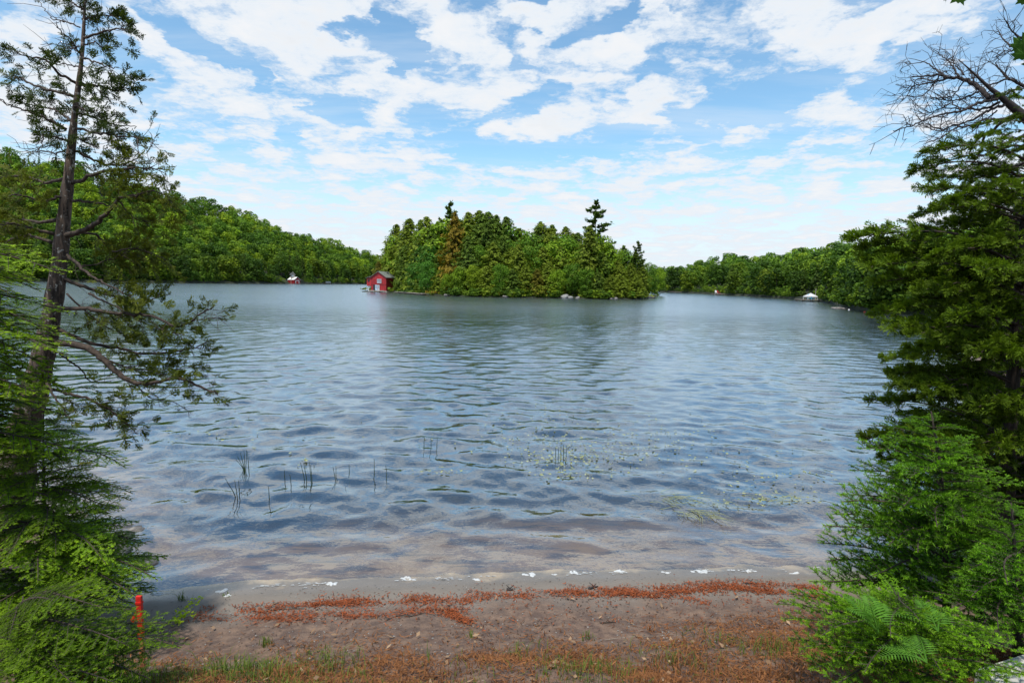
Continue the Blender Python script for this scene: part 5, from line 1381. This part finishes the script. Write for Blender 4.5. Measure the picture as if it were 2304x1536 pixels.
X, Y = X[keep], Y[keep]
flat_bits('leaf_litter', M_LITTER, np.stack([X, Y, ground_z(X, Y) + .003], 1),   .045, .008, g, .02, 'band of orange-red dead cedar litter washed up along the sand', 'litter', .25)
# brown thatch and needles on the bank
def region(n, x0, x1, y0, y1, g):
    return g.uniform(x0, x1, n), g.uniform(y0, y1, n)
X, Y = region(95000, -3.2, 3.6, 2.4, 5.0, g)
d = shore_d(X, Y)
w_ = np.interp(d, [.8, 1.2, 1.6, 1.9], [.0, .10, .35, 1.0]) * np.clip(.6 + .6 * np.sin(X * 3.1 + 1.5 * np.sin(Y * 4)) * np.sin(Y * 5.2 + X) + .35 * np.sin(X * 9 + Y * 4), .05, 1)
w_ = np.maximum(w_, np.interp(X, [.9, 1.8, 2.6], [0, .45, .9]) * np.interp(d, [.85, 1.2], [0, 1]) * .8)
k_ = g.random(len(X)) < w_
X, Y = X[k_], Y[k_]
flat_bits('dry_needles', M_DRY, np.stack([X, Y, ground_z(X, Y) + .003], 1), .06, .006, g, .02, 'reddish brown dry needles and thatch on the bank', 'litter', .3)
def blades(name, mt, X, Y, Hh, Wd, g, label, cat, lean_=.5, z=None, parent=None):
    n = len(X); Z = (ground_z(X, Y) - .005) if z is None else z
    az = g.uniform(0, 6.283, n); h = (np.asarray(Hh) * g.uniform(.45, 1.2, n))[:, None]; ln = (np.abs(g.normal(0, lean_, n)) + .05)[:, None]
    D = np.stack([np.cos(az), np.sin(az), np.zeros(n)], 1); Sd = np.stack([-np.sin(az), np.cos(az), np.zeros(n)], 1); U = np.array([[0, 0, 1.0]])
    B = np.stack([X, Y, Z], 1); w2 = (Wd * g.uniform(.6, 1.3, n))[:, None] / 2
    Mid = B + U * h * .6 + D * h * ln * .35; Tip = B + U * h * (1 - .3 * np.minimum(ln, 1)) + D * h * ln
    V = np.stack([B - Sd * w2, B + Sd * w2, Mid + Sd * w2 * .75, Tip, Mid - Sd * w2 * .75], 1)
    i = np.arange(n)[:, None] * 5
    me = mesh_of(name, V, np.hstack([i, i + 1, i + 2, i + 4]), np.hstack([i + 2, i + 3, i + 4]), [mt], tint=np.tile(np.clip(g.normal(.5, .25, n), 0, 1), 2))
    o = link(name, me, parent)
    return tag(o, label, cat, kind='stuff') if parent is None else o
X, Y = region(44000, -3.2, 3.6, 2.4, 4.6, g); d = shore_d(X, Y)
pn = .5 + .5 * np.sin(X * 2.3 + .7) * np.sin(Y * 3.9 + X * 1.3) + .25 * np.sin(X * 7.7 + Y * 5)
gw = np.interp(d, [1.35, 1.7, 2.1], [0, .55, 1]) * np.where(X < -1.0, np.interp(X, [-2.9, -1.4, -1.0], [1, 1, .5]), np.clip(pn - .35, .04, 1) * .6)
gw *= np.interp(d, [1.4, 3], [.7, 1])
kk = g.random(len(X)) < gw
blades('grass', M_GRASS, X[kk], Y[kk], .045 + .075 * np.clip(np.sin(X[kk] * 5.3 + 1) * np.sin(Y[kk] * 8.3 + X[kk] * 3) + .4, 0, 1.2), .005, g, 'short green grass on the bank at lower left', 'grass', .7)
X, Y = region(42000, -3.0, 3.6, 2.4, 4.4, g); d = shore_d(X, Y)
gw = np.interp(d, [1.5, 1.9, 2.4], [0, .35, 1]) * np.clip(.5 + .9 * np.sin(X * 3.7 + Y * 2) * np.sin(Y * 5.4 - X) + .4 * np.sin(X * 9.3 - Y * 6), .03, 1)
kk = g.random(len(X)) < gw
blades('dry_grass', M_DRY, X[kk], Y[kk], .035 + .045 * np.clip(np.sin(X[kk] * 6.1 + Y[kk] * 3) * np.sin(Y[kk] * 7.3 - X[kk] * 2) + .3, 0, 1.2), .0045, g, 'tan dry grass and moss on the bank in front', 'grass', 1.0)
X, Y = region(9000, -3.2, 3.6, 2.6, 5.7, g); d = shore_d(X, Y)
kk = (d > .12) & (g.random(len(X)) < np.interp(d, [.12, .4, 1, 2], [.05, .25, .5, .4]) * np.clip(.5 + .8 * np.sin(X * 2.9 + Y) * np.sin(Y * 4.1), .1, 1))
flat_bits('beach_debris', M_BARKBIT, np.stack([X[kk], Y[kk], ground_z(X[kk], Y[kk]) + .002], 1), .030, .010, g, .012, 'dark bark crumbs and bits of twig strewn over the sand', 'debris', .25)
X, Y = region(5200, -3.2, 3.6, 2.8, 5.7, g); d = shore_d(X, Y)
kk = (d > .05) & (d < 2) & (g.random(len(X)) < .35)
flat_bits('pebbles', M_ROCK, np.stack([X[kk], Y[kk], ground_z(X[kk], Y[kk]) + .003], 1), .018, .013, g, .006, 'small grey pebbles scattered on the sand', 'pebbles', .1)
X, Y = region(700, -3.0, 3.4, 2.5, 5.2, g); d = shore_d(X, Y); kk = (d > .35) & (g.random(len(X)) < np.interp(d, [.4, 1.5, 2.2], [.15, .35, .6]))
flat_bits('fallen_leaves', M_DEADLEAF, np.stack([X[kk], Y[kk], ground_z(X[kk], Y[kk]) + .006], 1), .055, .03, g, .03, 'curled tan and brown fallen leaves on the bank', 'fallen leaves', .35)
# little plants on the sand
for (x, y, n, h, nm, lab) in ((412, 1348, 26, .09, 'grass_tuft', 'dark green grass tuft on the wet sand at left'), (515, 1338, 14, .05, 'grass_tuft', 'tiny green sprig beside the left foam lump'), (1060, 1432, 24, .06, 'grass_tuft', 'small pale grass tuft in the middle of the bank'), (1325, 1436, 24, .06, 'grass_tuft', 'small grass tuft right of the middle of the bank'), (600, 1452, 40, .09, 'grass_tuft', 'green grass tuft at the left sand edge'), (1465, 1420, 20, .06, 'grass_tuft', 'sparse dry grass tuft near the fallen pale stick')):
    p = on_ground(x, y)
    R = thing(nm, lab, 'grass tuft', tuple(p))
    blades('blade', M_GRASS if 'dry' not in lab else M_DRY, g.normal(0, .025, n), g.normal(0, .02, n), h, .006, g, None, None, .5, np.full(n, -.005), R)['kind'] = 'stuff'
p = on_ground(380, 1400)
R = thing('leafy_seedling', 'pale yellow-green leafy seedling right of the red stake', 'plant', tuple(p))
for i in range(5):
    gg = np.random.default_rng(950 + i); az = -.5 + .45 * i + gg.normal(0, .15); l = gg.uniform(.18, .30); b = MB(); q = np.linspace(0, 1, 9)
    C = np.stack([l * q * math.cos(az), l * q * math.sin(az), l * (.75 * q - .45 * q * q)], 1); b.tube(C, .0022, 4, cap=False)
    n = 16; t = gg.uniform(.25, 1, n); Pn = np.stack([np.interp(t, q, C[:, j]) for j in range(3)], 1) + gg.normal(0, .015, (n, 3))
    Vq, Fq = cards(Pn, np.array([[0, 0, 1.]]) + gg.normal(0, .3, (n, 3)), .016, gg, 1.2); b.quads(Vq, Fq, .85)
    o = b.build('sprig', M_HEM, R, with_tint=True); o.color = (1.6, 1.3, .9, 1)
def stick(label, pts, r, mt, name='stick'):
    P = np.array([on_ground(x, y) for x, y in pts]) + [0, 0, r * .7]
    b = MB(); C = resample(P - P[0], 5 * len(pts)); m = len(C); b.tube(C, r * np.linspace(1, .45, m) * (1 + .12 * np.sin(np.arange(m) * 2.1)), 6)
    for i in range(2):
        j = m // 3 * (i + 1); b.tube([C[j], C[j] + np.array([.05 * (1 - 2 * i), .05, .02])], [r * .5, r * .2], 5)
    tag(b.build(name, mt, None, tuple(P[0]), smooth=True), label, 'stick')
stick('pale bleached stick lying at right centre of the bank', [(1360, 1440), (1430, 1432), (1500, 1430), (1580, 1422)], .0035, M_STICK)
stick('dark curved twig on the sand left of the beach middle', [(870, 1395), (900, 1385), (925, 1386), (950, 1380)], .006, M_BRANCH)
stick('dark short stick on the wet sand at right', [(1678, 1313), (1705, 1312)], .010, M_DEADW)
stick('dark stick lying in the orange litter at mid beach', [(1325, 1326), (1345, 1320)], .013, M_DEADW)
stick('dark bark bit above the orange litter left of mid beach', [(1140, 1327), (1155, 1328)], .014, M_DEADW)
stick('thin dark twig in the left orange litter', [(600, 1375), (640, 1370), (690, 1369)], .005, M_BRANCH)
stick('thin brown twig on the bank below the orange litter', [(1350, 1402), (1385, 1399)], .006, M_BRANCH)
stick('dark half-sunken log at the left waterline behind the young hemlock', [(170, 1262), (230, 1235), (300, 1222), (345, 1212)], .035, M_DEADW, 'sunken_log')
# pale stone slab, lower right corner
p = gnd(2285, 3.0, 0); zz = p[2]
R = thing('stone_slab', 'pale stone slab in the bottom right corner', 'stone', (p[0] + .22, p[1] - .03, zz - .02))
bb = MB(); bb.box((0, 0, .03), (.62, .5, .20), .35); bb.build('slab', M_CONC, R)
bb = MB(); bb.box((.12, .10, .15), (.40, .22, .04), .35); bb.build('cap_stone', M_CONC, R)
# ------------------------------------------------------------------ plants in the water
def reeds(label, stems, group='reeds standing in the shallow water'):
    base = onz(*stems[0][0]); R = thing('reed_clump', label, 'reeds', (base[0], base[1], 0), 0, group)
    for (b0, tip) in stems:
        P0 = onz(*b0); P1 = at(*tip, P0[1] - .03); bt = P0.copy(); bt[2] = -.25
        C = resample(np.array([bt, P0, P1]) - [base[0], base[1], 0], 7)
        w = MB(); w.tube(C, np.linspace(.008, .003, 7), 5); w.build('stem', M_REED, R, with_tint=True)
reeds('fan-shaped reed clump farthest out at left', [((549, 1058), (534, 1026)), ((550, 1058), (541, 1018)), ((551, 1060), (549, 1014)), ((553, 1058), (555, 1012)), ((560, 1060), (557, 1016)), ((548, 1056), (531, 1034))])
reeds('three bent reeds nearest the beach at left', [((530, 1118), (507, 1076)), ((534, 1120), (528, 1079)), ((539, 1118), (537, 1080))])
reeds('single thin reed right of the three bent reeds', [((606, 1122), (604, 1093))])
reeds('pair of dark reeds left of the middle', [((685, 1080), (676, 1040)), ((690, 1080), (683, 1041)), ((700, 1084), (696, 1038)), ((702, 1080), (699, 1046))])
reeds('two upright reeds right of the dark reed pair', [((754, 1076), (749, 1050)), ((756, 1074), (756, 1048))])
reeds('thin lone reed between the left clumps', [((641, 1082), (640, 1057)), ((655, 1090), (652, 1066))])
reeds('broken reeds bent into a frame far out at centre', [((954, 1006), (955, 980)), ((970, 1008), (970, 981)), ((983, 1006), (984, 984))])
reeds('short reeds among the lily leaves right of centre', [((1250, 1027), (1250, 1006)), ((1262, 1028), (1262, 1003)), ((1268, 1030), (1268, 1000)), ((1274, 1026), (1275, 1002)), ((1256, 1030), (1257, 1010))])
reeds('faint thin reeds right of the two upright reeds', [((842, 1070), (842, 1032)), ((870, 1072), (868, 1046)), ((786, 1062), (785, 1044))])
def float_tuft(label, px, py, n, L, seed, direc):
    gg = np.random.default_rng(seed); c = onz(px, py)
    R = thing('floating_grass', label, 'water grass', (c[0], c[1], .0), 0, 'pale grass floating near the right shore')
    for i in range(n):
        b = MB(); az = direc + gg.normal(0, .5); l = L * gg.uniform(.5, 1.1); q = np.linspace(0, 1, 7)
        o = np.array([gg.normal(0, .22), gg.normal(0, .10), 0])
        bend = gg.normal(0, .7)
        th = az + bend * q
        C = np.stack([np.cumsum(np.cos(th)) * l / 7, np.cumsum(np.sin(th)) * l / 7, .018 + .03 * np.sin(q * 3.1)], 1) + o
        b.tube(C, .0032 * (1.1 - q), 3, cap=False); b.build('blade', M_PALE, R, with_tint=True)
float_tuft('pale floating grass nearest the beach at right', 1570, 1152, 34, .42, 1, -1.2)
float_tuft('pale floating grass left of and beyond the nearest tuft', 1505, 1122, 26, .42, 2, -.6)
float_tuft('thin pale floating grass right of the nearest tuft', 1605, 1130, 16, .36, 3, -1.3)
float_tuft('faint floating grass close to the fir twigs', 1720, 1122, 22, .40, 4, -.4)
# floating leaves: many small pale pads in loose drifts
PX, PY = [], []
for (cx, cy, sx, sy, n) in ((1230, 930, 90, 22, 70), (1260, 985, 110, 22, 110), (1320, 1010, 120, 18, 130), (1260, 1035, 60, 8, 110), (1440, 985, 140, 20, 80), (1400, 1030, 120, 10, 70), (1240, 1070, 30, 6, 30), (1320, 1066, 50, 8, 30), (1600, 1040, 130, 30, 60), (1760, 1080, 90, 20, 60), (1740, 1125, 80, 10, 50), (1480, 960, 150, 25, 50), (470, 980, 60, 10, 18), (560, 970, 100, 20, 24), (690, 1040, 20, 4, 14), (980, 1063, 30, 5, 20), (800, 985, 150, 20, 26), (1230, 890, 120, 14, 30)):
    PX.append(g.normal(cx, sx, n)); PY.append(g.normal(cy, sy, n))
PX, PY = np.concatenate(PX), np.concatenate(PY)
q_ = np.array([onz(x, min(max(y, 840), 1180)) for x, y in zip(PX, PY)])
n = len(q_); th = np.linspace(0, 2 * math.pi, 7)[:-1]; az = g.uniform(0, 6.28, n); r = g.uniform(.010, .034, n)
ring = np.stack([np.cos(th), .6 * np.sin(th)], 1)
V = np.zeros((n, 6, 3)); V[:, :, 0] = (ring[:, 0] * np.cos(az)[:, None] - ring[:, 1] * np.sin(az)[:, None]) * r[:, None] + q_[:, 0:1]
V[:, :, 1] = (ring[:, 0] * np.sin(az)[:, None] + ring[:, 1] * np.cos(az)[:, None]) * r[:, None] + q_[:, 1:2]
V[:, :, 2] = .022 + g.uniform(0, .012, n)[:, None] + g.normal(0, .004, (n, 6))
i = np.arange(n)[:, None] * 6
me = mesh_of('floating_leaves', V, np.vstack([np.hstack([i, i + 1, i + 2, i + 3]), np.hstack([i, i + 3, i + 4, i + 5])]), mats=[M_PALE], tint=np.tile(np.clip(g.normal(.5, .3, n), 0, 1), 2))
tag(link('floating_leaves', me), 'pale yellow-green leaves floating in loose drifts on the lake', 'water plants', kind='stuff')
# submerged dark pebbles near the left waterline
for k, (x, y, w) in enumerate(((300, 1185, .22), (268, 1205, .3), (318, 1192, .16), (250, 1245, .3), (330, 1262, .2))):
    p = onz(x, y); z = float(ground_z(p[0], p[1]))
    rock('water_stone', (p[0], p[1], max(z, -.06) + .02), (w * 1.3, w, .14), M_ROCK, 960 + k, ['dark stone breaking the water left of the sunken log', 'larger dark stone in the water behind the young hemlock', 'small dark stone just beyond the sunken log', 'flat stone at the left waterline under hemlock twigs', 'small stone in the shallows beside the hemlock tips'][k])
